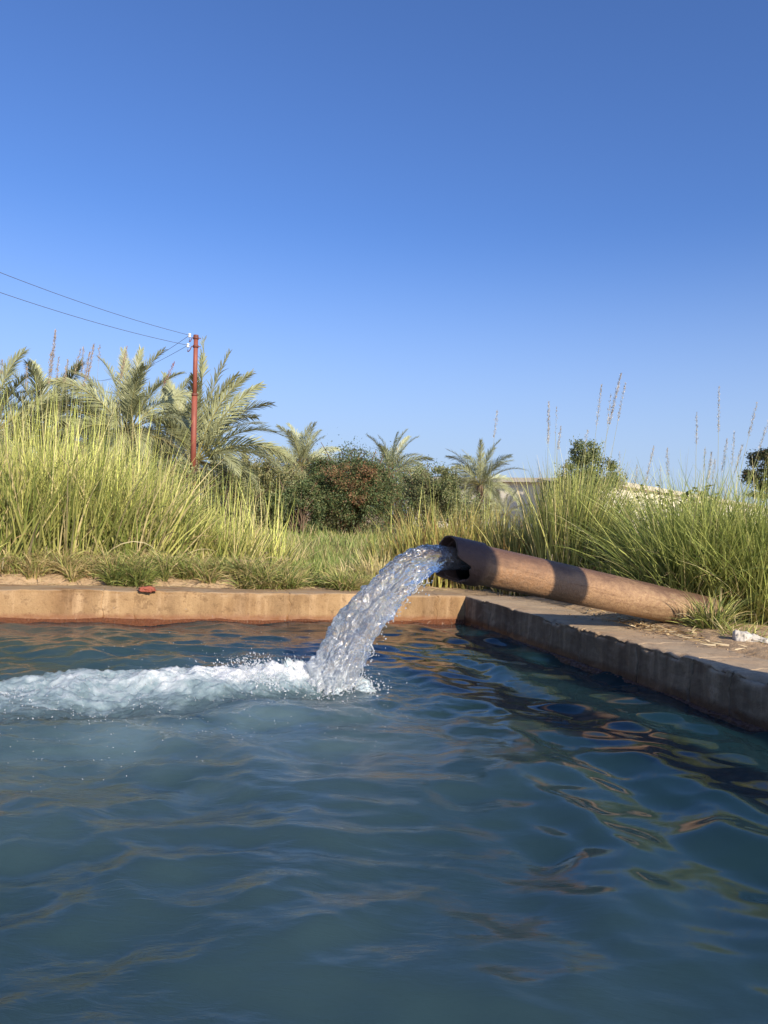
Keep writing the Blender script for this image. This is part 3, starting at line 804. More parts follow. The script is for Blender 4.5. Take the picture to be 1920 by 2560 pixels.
# --- left thicket
leftc = [YG, GREEN, STRAW, OLIVE]
lw = [.42, .28, .15, .15]
def at(px, D): v = W(px, 1400, D); return v.x, D
lt = [(-40, 7.6, .65, 1500, 1.18, 'dense yellow-green reed grass at the far left edge behind the wall'),
      (110, 7.9, .65, 1500, 1.25, 'tall reed grass with the tallest purple seed heads, left of the date palms'),
      (255, 8.3, .65, 1500, 1.22, 'tall sunlit reed grass below the drooping yellow palm fronds'),
      (375, 8.7, .55, 1250, .80, 'sunlit reed grass just left of the red pole'),
      (550, 9.2, .45, 620, .60, 'thinner reed grass in front of the foot of the red pole'),
      (640, 9.9, .42, 260, .60, 'sparse slender reed grass at the left edge of the clearing')]
roots = []
for px, D, r, n, h, lab in lt:
    x_, y_ = at(px, D)
    roots.append(tussock('reed_grass', x_, y_, r, n, h, lab, leftc, lw, 'reed grass thicket on the left bank', lean=(.02, .5), curl=(.0, .9), wd=.016, ell=1.1, culms=int(n * .14) + 46, culm_h=max(h * 1.5, 1.25)))
for px, D, r, n, h, lab in [(20, 9.8, 1.0, 1100, 1.30, 'back row of tall reed grass at the left edge below the leftmost palm'),
                            (230, 10.4, 1.0, 1100, 1.25, 'back row of tall reed grass under the middle left palm'),
                            (410, 11.0, .9, 700, .62, 'back row of reed grass beside the red pole')]:
    x_, y_ = at(px, D)
    tussock('reed_grass', x_, y_, r, n, h, lab, leftc, lw, 'reed grass thicket on the left bank', lean=(.02, .35), curl=(.0, .6), wd=.018, ell=1.1, culms=int(n * .08), culm_h=h * 1.45)
PURP = (.36, .27, .18); SILV = (.46, .41, .34)
stems_for(roots[0], 7.8, [(5, 900, 5, 935, 1), (67, 912, 66, 975, .9), (170, 896, 160, 950, .6)], PURP)
stems_for(roots[1], 7.9, [(139, 826, 124, 945, 1.8), (147, 894, 140, 950, 1.2), (128, 880, 120, 960, 1.2), (202, 872, 182, 935, .7), (209, 868, 203, 940, .9), (170, 902, 158, 955, .8)], PURP)
stems_for(roots[2], 8.2, [(235, 861, 215, 945, 1.6), (225, 880, 205, 965, 1.3), (249, 863, 246, 905, .7), (317, 868, 300, 945, 1.2), (310, 900, 296, 955, .7)], PURP)
stems_for(roots[3], 8.6, [(436, 906, 402, 965, .9)], (.30, .12, .09))

for px, D, r, n, h, lab in [(700, 10.8, .40, 130, .45, 'thin scattered reeds standing before the left foot of the round bush'),
                            (885, 8.75, .22, 260, .30, 'pale dry grass tuft on the soil just left of the falling water'),
                            (945, 8.6, .20, 300, .40, 'pale dry grass tuft right behind the top of the falling water')]:
    x_, y_ = at(px, D)
    tussock('dry_grass_tuft' if D < 9 else 'reed_grass', x_, y_, r, n, h, lab, [STRAW, (.66, .56, .30), YG], [.45, .3, .25], None, lean=(.05, .7), curl=(.1, 1.0), wd=.012, culms=26 if D > 9 else 0, culm_h=1.1)
# --- middle reeds behind the pipe
midc = [(.42, .40, .11), (.50, .40, .15), (.25, .27, .07), (.34, .21, .08)]
mw = [.38, .27, .22, .13]
mids = []
for px, D, r, n, h, lab in [(1000, 9.2, .36, 330, .62, 'yellow-green reeds standing behind the mouth of the pipe'),
                            (1110, 9.1, .48, 800, .85, 'yellowing reeds behind the collar of the pipe'),
                            (1232, 8.9, .5, 1050, .80, 'yellow-brown reeds behind the middle of the pipe'),
                            (1325, 8.4, .38, 760, .78, 'dense brownish reeds behind the second shaded band of the pipe')]:
    x_, y_ = at(px, D)
    mids.append(tussock('reed_clump', x_, y_, r, n, h, lab, midc, mw, 'reeds behind the pipe', lean=(.02, .32), curl=(.0, .6), wd=.016, ell=1.1, culms=int(n * .05), culm_h=h * 1.5))
stems_for(mids[1], 9.0, [(1243, 1028, 1234, 1096, .7)], SILV)
# --- clump with the tallest seed heads
x_, y_ = at(1435, 7.9)
c1 = tussock('tall_grass_clump', x_, y_, .34, 2500, 1.22, 'tall yellow-green grass clump with the highest seed heads, behind the pipe', [YG, GREEN, OLIVE, STRAW], [.40, .33, .17, .10], lean=(.02, .30), curl=(.0, .6), wd=.012, culms=70, culm_h=1.65, bias=(.05, 0))
stems_for(c1, 7.9, [(1372, 1005, 1371, 1110, 1.5), (1402, 1068, 1394, 1125, 1.1), (1469, 1077, 1463, 1105, .8), (1504, 962, 1489, 1065, 1.0), (1553, 934, 1516, 1060, 1.6), (1564, 957, 1541, 1050, .8),
                    (1527, 985, 1518, 1060, .6), (1549, 1132, 1548, 1200, .5), (1391, 1018, 1389, 1090, .25)], SILV)
# --- big arching clump on the right
x_, y_ = at(1735, 6.9)
c2 = tussock('fountain_grass_clump', x_, y_ , .40, 3800, 1.20, 'large arching green grass clump beside the tail of the pipe', [(.50, .54, .17), (.36, .42, .12), (.19, .25, .06), (.60, .54, .27)], [.42, .3, .18, .10], lean=(.05, .66), curl=(.1, .95), wd=.011, culms=100, culm_h=1.45, hvar=.2)
x_, y_ = at(1900, 6.6)
c3 = tussock('fountain_grass_clump', x_ + .1, y_, .5, 3800, 1.22, 'arching green grass clump cut by the right edge of the photo', [(.50, .54, .17), (.36, .42, .12), (.19, .25, .06), (.60, .54, .27)], [.42, .3, .18, .10], lean=(.05, .66), curl=(.1, .95), wd=.011, culms=110, culm_h=1.45, hvar=.2)
stems_for(c2, 7.0, [(1593, 1165, 1586, 1215, .7), (1635, 1115, 1610, 1205, 1.1), (1668, 1120, 1671, 1190, 1.0), (1742, 1033, 1741, 1112, .9), (1763, 1117, 1760, 1180, .5), (1779, 1130, 1770, 1200, 1.1), (1788, 1150, 1780, 1200, .7), (1651, 1165, 1652, 1215, .5)], SILV)
stems_for(c3, 6.8, [(1798, 965, 1797, 1080, .9), (1818, 1098, 1802, 1180, 1.0), (1836, 1080, 1829, 1165, .8), (1857, 1112, 1833, 1180, 1.1), (1893, 1006, 1867, 1090, 1.0), (1922, 1050, 1893, 1120, .8)], SILV)
# low filler behind the right clumps and on the far right
for px, D, r, n, h, lab in [(1590, 8.3, .35, 350, .42, 'darker grass between the two big clumps'), (2060, 7.4, .6, 1100, .95, 'tall grass just outside the right edge'),
                            (1560, 6.9, .25, 500, .5, 'short grass tuft behind the middle of the pipe')]:
    x_, y_ = at(px, D)
    tussock('grass_clump', x_, y_, r, n, h, lab, [OLIVE, GREEN, STRAW, DGREEN], [.3, .35, .15, .2], lean=(.05, .5), curl=(.1, 1.0), wd=.008)
# tuft at the tail of the pipe
p_ = W(1735, 1560, 5.75)
tussock('grass_tuft', p_.x + .10, 5.66, .10, 300, .36, 'small dark green grass tuft growing against the buried end of the pipe', [GREEN, YG, STRAW, DGREEN], [.35, .25, .15, .25], lean=(.2, 1.0), curl=(.3, 1.3), wd=.008, bias=(-.1, 0))
for (px, D, s_, lab) in [(1860, 5.35, .22, 'small straggly grass tuft beside the white rag on the right wall'), (1905, 5.15, .2, 'flattened yellowing grass tuft at the right edge on the wall')]:
    x_, y_ = at(px, D)
    tussock('grass_tuft', x_, y_, .14, 120, s_, lab, [GREEN, YG, STRAW], [.35, .35, .3], lean=(.5, 1.3), curl=(.2, .9), wd=.007)

# --- low drooping grass along the bank (uncountable)
def bank_grass():
    B, L, Wd, Az, Le, Cu, Cc2 = [], [], [], [], [], [], []
    for k in range(330):
        s = random.uniform(-4.6, -.65); t_ = .52 + .07 * math.sin(s * 4.1) * math.sin(s * 1.7 + 1) + abs(random.gauss(0, .30)) + random.choice((0, 0, .07)) + (0.08 if s > -2 else 0)
        if -.95 < s and random.random() < .4: continue
        c = C0 + E1 * s + NF * t_
        n = random.randint(26, 60); sz = random.uniform(.16, .34) * (1.0 if s < -1.6 else .7)
        if k % 9 == 0:          # big dark tufts hanging over the bare soil
            s = random.choice((-2.05, -1.9, -1.75, -2.25, -.95, -.75, -1.1, -3.3, -3.45)) + random.gauss(0, .06); c = C0 + E1 * s + NF * random.uniform(.40, .52); n = 95; sz = .27; t_ = .7
        a = rng.uniform(0, 6.28, n); r2 = rng.random(n) * .05
        bx = c[0] + r2 * np.cos(a); by = c[1] + r2 * np.sin(a)
        B.append(np.stack([bx, by, gz(bx, by) - .01], -1)); L.append(sz * rng.uniform(.5, 1.2, n)); Wd.append(.011 * rng.uniform(.6, 1.4, n))
        # droop mostly downhill, to the pool
        vx = np.cos(a) * .8 - NF[0] * .35; vy = np.sin(a) * .8 - NF[1] * .35
        Az.append(np.arctan2(vy, vx)); Le.append(rng.uniform(.15, 1.0, n)); Cu.append(rng.uniform(.4, 1.8, n))
        dry = np.clip(pn(v3([c[0] * 1.1], [c[1] * 2.0], [3.]))[0] + .4 + (.25 if t_ < .6 else 0), .1, .85)
        Cc2.append(pick([(.25, .30, .08), (.42, .42, .14), (.52, .41, .20), (.11, .15, .045)], n, w=[(1 - dry) * .55, .25, dry * .75, 1 - (1 - dry) * .55 - .25 - dry * .75]))
    B = np.concatenate(B); cc = np.concatenate(Cc2)
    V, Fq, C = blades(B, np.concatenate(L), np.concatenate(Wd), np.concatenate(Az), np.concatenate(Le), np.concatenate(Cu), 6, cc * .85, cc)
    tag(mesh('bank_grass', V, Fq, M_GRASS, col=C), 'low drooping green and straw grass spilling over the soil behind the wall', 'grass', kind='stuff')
bank_grass()
def field_grass(name, xr, yr, n, h, cols, w, label, wd=.012, hv=.3):
    y = yr[0] + (yr[1] - yr[0]) * rng.random(n) ** 1.4; x = (xr[0] + (xr[1] - xr[0]) * rng.random(n)) * y / yr[0]
    q = np.stack([x - C0[0], y - C0[1]], -1)
    cl = pn(v3(x * 1.4, y * 1.4, 1.)) + .35; keep = (rng.random(n) < np.clip(cl * 2, .15, 1)) & (np.maximum(q @ NF - .9, q @ NR - .9) > 0)
    x, y = x[keep], y[keep]; n = len(x); hh = h * np.clip(.7 + .6 * pn(v3(x * .9, y * .9, 5.)), .3, 1.3)
    cc = pick(cols, n, w=w)
    V, Fq, C = blades(np.stack([x, y, gz(x, y) - .01], -1), hh * rng.uniform(.6, 1.2, n), wd * y / 10 * rng.uniform(.6, 1.3, n), rng.uniform(0, 6.28, n), rng.uniform(.05, .55, n), rng.uniform(.1, .9, n), 4, cc * .85, cc)
    tag(mesh(name, V, Fq, M_GRASS, col=C), label, 'grass', kind='stuff')
field_grass('meadow_grass', (-2.6, 1.2), (9.6, 26), 30000, .26, [(.21, .29, .075), (.32, .38, .11), (.44, .40, .17)], [.5, .35, .15], 'fine bright green grass in the clearing in front of the round bush')
field_grass('rough_grass', (-6, 7.), (11, 40), 26000, .45, [(.20, .24, .07), (.30, .30, .10), (.38, .32, .16)], [.4, .35, .25], 'rough olive grass covering the ground among the palms and bushes', wd=.016)
field_grass('verge_grass', (1.6, 6.), (7.2, 12), 7000, .28, [(.20, .24, .07), (.30, .30, .10), (.38, .32, .16)], [.4, .35, .25], 'rough grass on the ground behind the big clumps on the right', wd=.012)

# ------------------------------------------------------------ palms
def frond(org, az, el, L, nleaf, droop, leaf, seed, dead=0., wide=.026, fold=.30, roll=None):
    g = np.random.default_rng(seed)
    if roll is None: roll = g.normal(0, .6)
    K = 14; s = np.linspace(0, 1, K)
    e = el - droop * s ** 1.5
    ds = L / (K - 1)
    hx = np.concatenate([[0], np.cumsum(np.cos(e[:-1]) * ds)]); hz = np.concatenate([[0], np.cumsum(np.sin(e[:-1]) * ds)])
    sw = g.normal(0, .12)
    d2 = np.stack([hx, sw * hx ** 2 / max(L, .1), hz], -1)
    ca, sa = math.cos(az), math.sin(az)
    Rm = np.array([[ca, -sa, 0], [sa, ca, 0], [0, 0, 1]])
    pts = d2 @ Rm.T + org
    V1, F1 = tube(pts, np.linspace(.020, .004, K) * L / 2.4, 4, False)
    rc = np.array([.30, .27, .10]) * (1 - dead) + np.array([.42, .30, .13]) * dead
    C1 = np.broadcast_to(rc, (len(V1), 3))
    # leaflets
    n = nleaf; t = np.repeat(np.linspace(.16, .995, n), 2) + g.normal(0, .004, 2 * n); t = np.clip(t, 0, 1)
    sgn = np.tile([1, -1], n)
    P0_ = np.stack([np.interp(t, s, pts[:, i]) for i in range(3)], -1)
    Tn = np.gradient(pts, axis=0); Tn /= np.linalg.norm(Tn, axis=1)[:, None]
    Tt = np.stack([np.interp(t, s, Tn[:, i]) for i in range(3)], -1); Tt /= np.linalg.norm(Tt, axis=1)[:, None]
    side0 = np.array([-sa, ca, 0.]); up0 = np.cross(Tt, side0); up0 *= np.sign(up0[:, 2:3] + 1e-6)
    side = side0 * math.cos(roll) + up0 * math.sin(roll); up = up0 * math.cos(roll) - side0 * math.sin(roll)
    LL = leaf * (np.sin(np.clip(t * 1.02, 0, 1) ** .75 * np.pi * .93 + .12) * .75 + .35) * g.uniform(.85, 1.15, 2 * n)
    fwd = .80 + .75 * t[:, None]
    dirv = Tt * fwd + side * sgn[:, None] * (.85 - .25 * t[:, None]) * g.uniform(.7, 1.2, (2 * n, 1)) + up * (fold + g.normal(0, .24, (2 * n, 1)))
    dirv /= np.linalg.norm(dirv, axis=1)[:, None]
    K2 = 4; uu = np.linspace(0, 1, K2)
    Q = P0_[:, None] + dirv[:, None] * (LL[:, None] * uu[None])[..., None] + np.array([0, 0, -1.]) * (LL[:, None] * .22 * uu[None] ** 2)[..., None]
    nrm = np.cross(dirv, up + .3 * Tt); nrm /= np.linalg.norm(nrm, axis=1)[:, None] + 1e-9
    ww = wide * .92 * L / 2.4 * np.array([.55, 1, .8, .06]) * .5
    V2 = np.stack([Q - nrm[:, None] * ww[None, :, None], Q + nrm[:, None] * ww[None, :, None]], 2).reshape(-1, 3)
    f = grid_faces(K2, 2); F2 = (f[None] + (np.arange(2 * n) * K2 * 2)[:, None, None]).reshape(-1, 4)
    bc = np.array([.345, .365, .20]) * (1 - dead) + np.array([.40, .29, .14]) * dead
    cc = bc[None] * (1 + g.normal(0, .16, (2 * n, 1))) * (1 + .15 * g.normal(0, 1))
    C2 = np.repeat(np.repeat(cc[:, None], K2, 1), 2, 1).reshape(-1, 3)
    return merge([(V1, F1, C1), (V2, F2, C2)])
def palm(px, py, D, L, nf, label, group=None, trunk_h=None, lean=0., leaf=.56, nleaf=80, elmin=-25, spec=(), seed=0, deadn=0):
    top = W(px, py, D)
    z0 = float(gz(np.array([top.x]), np.array([D]))[0])
    root = empty('date_palm', (top.x, D, z0)); tag(root, label, 'palm tree', group)
    ht = top.z - z0
    pts = np.array([[top.x - lean * (1 - t) ** 2, D, z0 + (ht) * t] for t in np.linspace(-.02, 1, 12)])
    tube_obj('trunk', pts, np.linspace(.24, .17, 12) * L / 2.6, M_WOOD, root, 10)
    org = np.array(top)
    g = np.random.default_rng(seed + 100)
    fr = []
    for k in range(nf):
        u = (k + .5) / nf
        el = R(88 - (88 - elmin) * u ** .9 + g.normal(0, 5)); az = k * 2.39996 + g.normal(0, .2)
        fr.append((az, el, L * (1 - .18 * u) * g.uniform(.88, 1.08), R(45 + 55 * u * g.uniform(.6, 1.3)), 0.))
    for sp in spec: fr.append(sp)
    for k in range(deadn):
        fr.append((g.uniform(0, 6.28), R(g.uniform(-55, -10)), L * .8, R(60), g.uniform(.6, 1.)))
    for k, (az, el, l, dr, dead) in enumerate(fr):
        V, Fq, C = frond(org + np.array([math.cos(az), math.sin(az), 0]) * .1, az, el, l, nleaf, dr, leaf * L / 2.6, seed * 97 + k, dead)
        mesh('frond', V, Fq, M_PALM, col=C, parent=root)
    return root
PI = math.pi
# main palm beside the pole: fronds placed as the photograph shows them
palm(484, 1150, 21.5, 2.7, 20, 'large date palm with upright pale fronds right behind the red pole', seed=1, elmin=-30, deadn=3,
     spec=[(PI, R(97), 3.5, R(8), 0.), (0.2, R(84), 3.3, R(22), 0.), (-.3, R(74), 3.0, R(42), 0.), (0.1, R(62), 2.8, R(58), 0.), (-.15, R(42), 2.9, R(72), 0.), (0.25, R(30), 2.9, R(75), 0.), (2.9, R(100) , 3.0, R(15), 0.),
           (2.6, R(70), 2.9, R(20), 0.), (.05, R(66), 2.9, R(40), 0.), (-.25, R(20), 2.7, R(65), 0.)])
palm(318, 1075, 19.5, 2.3, 34, 'date palm with drooping yellow fronds in the middle of the left thicket', seed=2, elmin=-50, deadn=6, spec=[(PI, R(30), 2.2, R(60), .8), (2.8, R(20), 2.1, R(50), .7), (-.4, R(-10), 2.2, R(30), .4), (2.2, R(84), 2.2, R(15), 0), (1.2, R(86), 2.2, R(10), 0)])
palm(420, 1095, 24.5, 2.3, 22, 'shorter date palm filling the gap behind the two left palms', seed=3, elmin=-40, deadn=2)
palm(118, 1090, 20.5, 2.5, 32, 'date palm with a spreading crown behind the tallest purple seed heads', seed=4, elmin=-45, deadn=3)
palm(235, 1110, 25, 2.4, 20, 'low grey-green date palm half hidden between two taller left palms', seed=5, elmin=-45, deadn=2)
palm(-25, 1080, 19, 2.5, 32, 'leftmost date palm cut by the left edge of the photo', seed=6, elmin=-45, deadn=2)
palm(35, 1150, 26, 2.4, 18, 'low date palm behind the leftmost palm', seed=12, elmin=-45)
palm(540, 1240, 24, 2.1, 18, 'low date palm to the right of the red pole, under the bigger one', seed=7, elmin=-35)
palm(756, 1165, 38, 2.5, 34, 'small distant date palm left of the round bush', seed=8, elmin=-30, nleaf=60)
palm(975, 1185, 46, 2.9, 34, 'small distant date palm peeping over the top of the round bush', seed=9, elmin=-15, nleaf=60)
palm(1200, 1212, 40, 2.6, 38, 'distant date palm with rounded crown left of the grey shed', seed=10, elmin=-35, nleaf=60)
palm(1262, 1285, 36, 1.5, 18, 'low distant date palm at the foot of the grey shed', seed=11, elmin=-35, nleaf=56)
palm(690, 1210, 42, 2.3, 18, 'faint distant date palm between the large palm and the round bush', seed=13, elmin=-30, nleaf=56)

# ------------------------------------------------------------ bushes and trees
def leafcloud(ell, n, leaf, cols, w, seed, nclump=110, flat=1.0, cover=.9, csize=.16):
    """ell: list of (cx,cy,cz,rx,ry,rz); leaf-sized faces gathered in clumps on and within the ellipsoids"""
    g = np.random.default_rng(seed); P_ = []; sh_ = []
    vol = np.array([e[3] * e[5] for e in ell]); vol /= vol.sum()
    for e, vf in zip(ell, vol):
        m_ = max(6, int(nclump * vf))
        d = g.normal(size=(m_, 3)); d /= np.linalg.norm(d, axis=1)[:, None]
        rad = np.cbrt(g.uniform(.30, 1.0, m_)) * (1 + .16 * pn(d * 2.3 + seed)) 
        cc = np.array(e[:3]) + d * rad[:, None] * np.array(e[3:])
        k = int(n * vf / m_)
        off = g.normal(size=(m_, k, 3)) * csize * np.array(e[3:])[None, None] * g.uniform(.6, 1.4, (m_, 1, 1))
        P_.append((cc[:, None] + off).reshape(-1, 3)); sh_.append(np.repeat(g.normal(0, .16, m_), k))
    P_ = np.concatenate(P_); tone = np.concatenate(sh_); n = len(P_)
    a = g.normal(size=(n, 3)); a /= np.linalg.norm(a, axis=1)[:, None]
    b_ = np.cross(a, g.normal(size=(n, 3))); b_ /= np.linalg.norm(b_, axis=1)[:, None]
    l = leaf * g.uniform(.6, 1.5, (n, 1)); ww = l * .38
    V = np.stack([P_ - a * l, P_ + b_ * ww, P_ + a * l, P_ - b_ * ww], 1).reshape(-1, 3)
    Fq = np.arange(n * 4).reshape(-1, 4)
    cols = np.array(cols); ci = g.choice(len(cols), n, p=w)
    cc = cols[ci] * (1 + tone + g.normal(0, .15, n))[:, None]
    return V, Fq, np.repeat(np.clip(cc, .01, .9), 4, axis=0)
def shrub(name, px, py, D, rx, rz, n, leaf, cols, w, label, seed, cat='bush', lobes=7, twigs=26, cols2=None, group=None, nclump=120, ground=True):
    c = W(px, py, D); z0 = float(gz(np.array([c.x]), np.array([D]))[0])
    root = empty(name, (c.x, D, z0)); tag(root, label, cat, group)
    g = np.random.default_rng(seed)
    ell = [(c.x, D, c.z, rx * .8, rx * .75, rz * .85)]
    for k in range(lobes):
        a = g.uniform(0, 6.28); e = g.uniform(-.5, .9)
        ell.append((c.x + rx * .55 * math.cos(a), D + rx * .45 * math.sin(a), c.z + rz * .5 * e, rx * g.uniform(.3, .5), rx * g.uniform(.3, .5), rz * g.uniform(.3, .5)))
    V, Fq, C = leafcloud(ell, n, leaf, cols, w, seed, nclump)
    keep = V[::4, 2] > z0
    if ground:
        V = V.reshape(-1, 4, 3)[keep].reshape(-1, 3); C = C.reshape(-1, 4, 3)[keep].reshape(-1, 3); Fq = np.arange(len(V)).reshape(-1, 4)
    tag(mesh('foliage', V, Fq, M_LEAF, col=C, parent=root), kind='stuff')
    parts = []
    for k in range(twigs):
        a = g.uniform(0, 6.28); e = g.uniform(.2, 1.0); rr2 = g.uniform(.5, 1.05)
        tip = np.array([c.x + rx * rr2 * math.cos(a) * math.cos(e * .9), D + rx * .8 * rr2 * math.sin(a) * math.cos(e * .9), c.z + rz * rr2 * math.sin(e * 1.4)])
        st_ = np.array([c.x + g.normal(0, .1 * rx), D + g.normal(0, .1 * rx), z0 - .05])
        t = np.linspace(0, 1, 7)[:, None]
        pts = st_ + (tip - st_) * t + np.array([0, 0, .18 * rz]) * np.sin(t * PI) + g.normal(0, .03 * rx, (7, 3)) * np.sin(t * PI)
        parts.append(tube(pts, np.linspace(.022, .005, 7) * max(rx, .8), 4, False))
    V, Fq, _ = merge(parts)
    mesh('branches', V, Fq, M_WOOD, parent=root)
    return root, c
DK = (.07, .105, .04); DG = (.11, .155, .06); OG = (.19, .20, .08); BR = (.20, .12, .06); PALE = (.28, .28, .14)
bush, bc = shrub('round_bush', 880, 1232, 24.0, 1.78, 1.70, 64000, .034, [DK, DG, OG, BR], [.36, .32, .20, .12], 'big rounded dark green bush with a patch of dead red-brown twigs', 21, lobes=9, nclump=260)
# dead reddish patch on its face
V, Fq, C = leafcloud([(bc.x + .05, 22.6, bc.z + .45, .85, .25, .42), (bc.x + .30, 22.5, bc.z + .02, .35, .22, .45)], 2600, .032, [(.24, .12, .06), (.26, .17, .09), (.16, .15, .06)], [.4, .3, .3], 22, 60)
tag(mesh('dead_twigs', V, Fq, M_LEAF, col=C, parent=bush), 'dry red-brown twigs', kind='stuff')
shrub('olive_bush', 1078, 1240, 27.5, 1.3, 1.30, 24000, .036, [DG, OG, PALE, DK], [.25, .35, .3, .1], 'greyish green bush joined to the right side of the round bush', 23, nclump=150)
shrub('olive_bush', 660, 1225, 24.5, 1.5, 1.6, 30000, .036, [OG, DG, PALE, (.34, .31, .14)], [.3, .1, .35, .25], 'pale olive bush between the red pole and the round bush', 24, nclump=160)
shrub('olive_bush', 745, 1270, 22.5, 1.0, .95, 15000, .034, [DK, DG, OG], [.35, .4, .25], 'dark low bush against the left foot of the round bush', 25, nclump=90)
shrub('olive_bush', 575, 1270, 21, 1.1, 1.15, 16000, .036, [OG, DG, PALE], [.4, .3, .3], 'olive bush close to the right of the red pole', 26, nclump=90)
shrub('olive_bush', 1150, 1275, 32, 1.6, .8, 14000, .045, [OG, DG, PALE], [.4, .3, .3], 'low grey-green bush under the distant palm beside the shed', 27, nclump=90)
shrub('olive_bush', 820, 1235, 40, 3.2, 2.5, 20000, .06, [OG, DG, PALE], [.3, .4, .3], 'distant bush behind the left shoulder of the round bush', 28, nclump=130)
shrub('olive_bush', 1010, 1240, 44, 2.8, 2.3, 18000, .06, [OG, DG, PALE], [.3, .4, .3], 'distant bush behind the right shoulder of the round bush', 29, nclump=130)
shrub('thicket_bush', 330, 1250, 17, 2.0, 1.1, 24000, .045, [OG, DG, PALE, (.24, .20, .08)], [.3, .3, .2, .2], 'olive undergrowth bush below the palms behind the reed grass', 30, nclump=160)
shrub('thicket_bush', 90, 1240, 16.5, 2.0, 1.15, 24000, .045, [OG, DG, PALE, (.24, .20, .08)], [.3, .3, .2, .2], 'olive undergrowth bush at the left edge behind the reed grass', 31, nclump=160)
# trees right
def tree(name, px, py, D, ell_px, n, leaf, cols, w, label, seed, nclump=120, trunk=.16):
    c = W(px, py, D); z0 = float(gz(np.array([c.x]), np.array([D]))[0]); k = D / F_PX
    root = empty(name, (c.x, D, z0)); tag(root, label, 'tree')
    ell = []
    for (ex, ey, rx, rz) in ell_px:
        p_ = W(ex, ey, D); ell.append((p_.x, D, p_.z, rx * k, rx * k, rz * k))
    V, Fq, C = leafcloud(ell, n, leaf, cols, w, seed, nclump, csize=.22)
    tag(mesh('crown', V, Fq, M_LEAF, col=C, parent=root), kind='stuff')
    t = np.linspace(0, 1, 8)[:, None]; top = np.array(c); st_ = np.array([c.x + .2, D, z0 - .1])
    g = np.random.default_rng(seed)
    tube_obj('trunk', st_ + (top - st_) * t + np.array([.25, 0, 0]) * np.sin(t * PI), np.linspace(trunk, trunk * .45, 8), M_WOOD, root, 8)
    for e in ell:
        tip = np.array(e[:3]) + g.normal(0, .2, 3); a = st_ + (top - st_) * g.uniform(.35, .8)
        pts = a + (tip - a) * t + np.array([0, 0, -.12]) * np.sin(t * PI)
        tube_obj('limb', pts, np.linspace(trunk * .45, trunk * .1, 8), M_WOOD, root, 6)
    return root
tree('broadleaf_tree', 1470, 1190, 42, [(1462, 1130, 34, 30), (1480, 1160, 45, 32), (1430, 1190, 40, 30), (1500, 1200, 48, 35), (1465, 1225, 75, 35), (1525, 1185, 20, 20)], 16000, .07, [(.17, .20, .08), (.24, .26, .11), (.10, .14, .05)], [.4, .3, .3],
     'bushy light green tree standing between the grey shed and the cream building', 41)
tree('dark_tree', 1935, 1200, 30, [(1905, 1150, 28, 22), (1938, 1135, 35, 20), (1880, 1185, 26, 16), (1925, 1195, 45, 26), (1900, 1228, 38, 16), (1960, 1170, 40, 40)], 11000, .055, [(.045, .065, .025), (.08, .09, .035), (.12, .09, .045)], [.5, .3, .2],
     'dark green tree cut by the right edge of the photo', 42, 80)
# rubbery round-leaved shrub before the cream building
def roundleaf(px, py, D, hgt, n, seed, label):
    c = W(px, py, D); z0 = float(gz(np.array([c.x]), np.array([D]))[0]); g = np.random.default_rng(seed)
    root = empty('round_leaved_shrub', (c.x, D, z0)); tag(root, label, 'shrub')
    LV, LF, LC, TP = [], [], [], []; off = 0
    for k in range(n):
        tip = np.array([c.x + g.uniform(-1, 1) * .33 * hgt, D + g.normal(0, .25), c.z - abs(g.normal(0, .12)) * hgt])
        st_ = np.array([c.x + g.normal(0, .12), D, z0])
        t = np.linspace(0, 1, 6)[:, None]; pts = st_ + (tip - st_) * t
        TP.append(tube(pts, np.linspace(.012, .005, 6), 4, False))
        for j in range(14):
            s = 1 - j * .032; a = g.uniform(0, 6.28) ; p0 = st_ + (tip - st_) * s
            d = np.array([math.cos(a), math.sin(a), g.uniform(.2, .8)]); d /= np.linalg.norm(d); sd = np.cross(d, [0, 0, 1.]); sd /= np.linalg.norm(sd)
            l = g.uniform(.07, .115); w_ = l * .36
            pr_ = [p0, p0 + d * l * .3 + sd * w_, p0 + d * l * .7 + sd * w_ * .9, p0 + d * l, p0 + d * l * .7 - sd * w_ * .9, p0 + d * l * .3 - sd * w_]
            LV += pr_; LF.append([off + q_ for q_ in range(6)]); off += 6
            LC += [np.array([.13, .17, .07]) * g.uniform(.7, 1.3)] * 6
    tag(mesh('leaves', np.array(LV), np.array(LF), M_LEAF, col=np.array(LC), parent=root), kind='stuff')
    V, Fq, _ = merge(TP); mesh('stems', V, Fq, M_WOOD, parent=root)
roundleaf(1685, 1215, 9.2, 1.1, 18, 51, 'dark round-leaved shrub rising in front of the cream building')
roundleaf(1745, 1235, 9.0, 1.0, 13, 52, 'second smaller round-leaved shrub, right of the first one before the cream building')
roundleaf(1590, 1240, 9.4, .9, 7, 53, 'small light round-leaved shrub at the left end of the cream building')

# ------------------------------------------------------------ buildings far right
def quadbox(P00, P10, P11, P01, z0, z1, z2=None):
    pass
M_CREAM = plain('cream_render', (.84, .79, .66), .9, noise_amt=.06, scale=.5, bump=.002)
M_CREAM2 = plain('roof_sheet', (.60, .55, .46), .6, noise_amt=.1, scale=.7)
M_GREYW = plain('grey_sheet_metal', (.13, .122, .118), .6, noise_amt=.06, scale=.6)
def boxmesh(name, pts, z0, z1, mat, parent):
    """pts: plan polygon (list of xy)"""
    n = len(pts); V = [(x, y, z0) for x, y in pts] + [(x, y, z1) for x, y in pts]
    Fc = [list(range(n))[::-1], list(range(n, 2 * n))] + [[k, (k + 1) % n, n + (k + 1) % n, n + k] for k in range(n)]
    return mesh(name, np.array(V), Fc, mat, parent=parent)
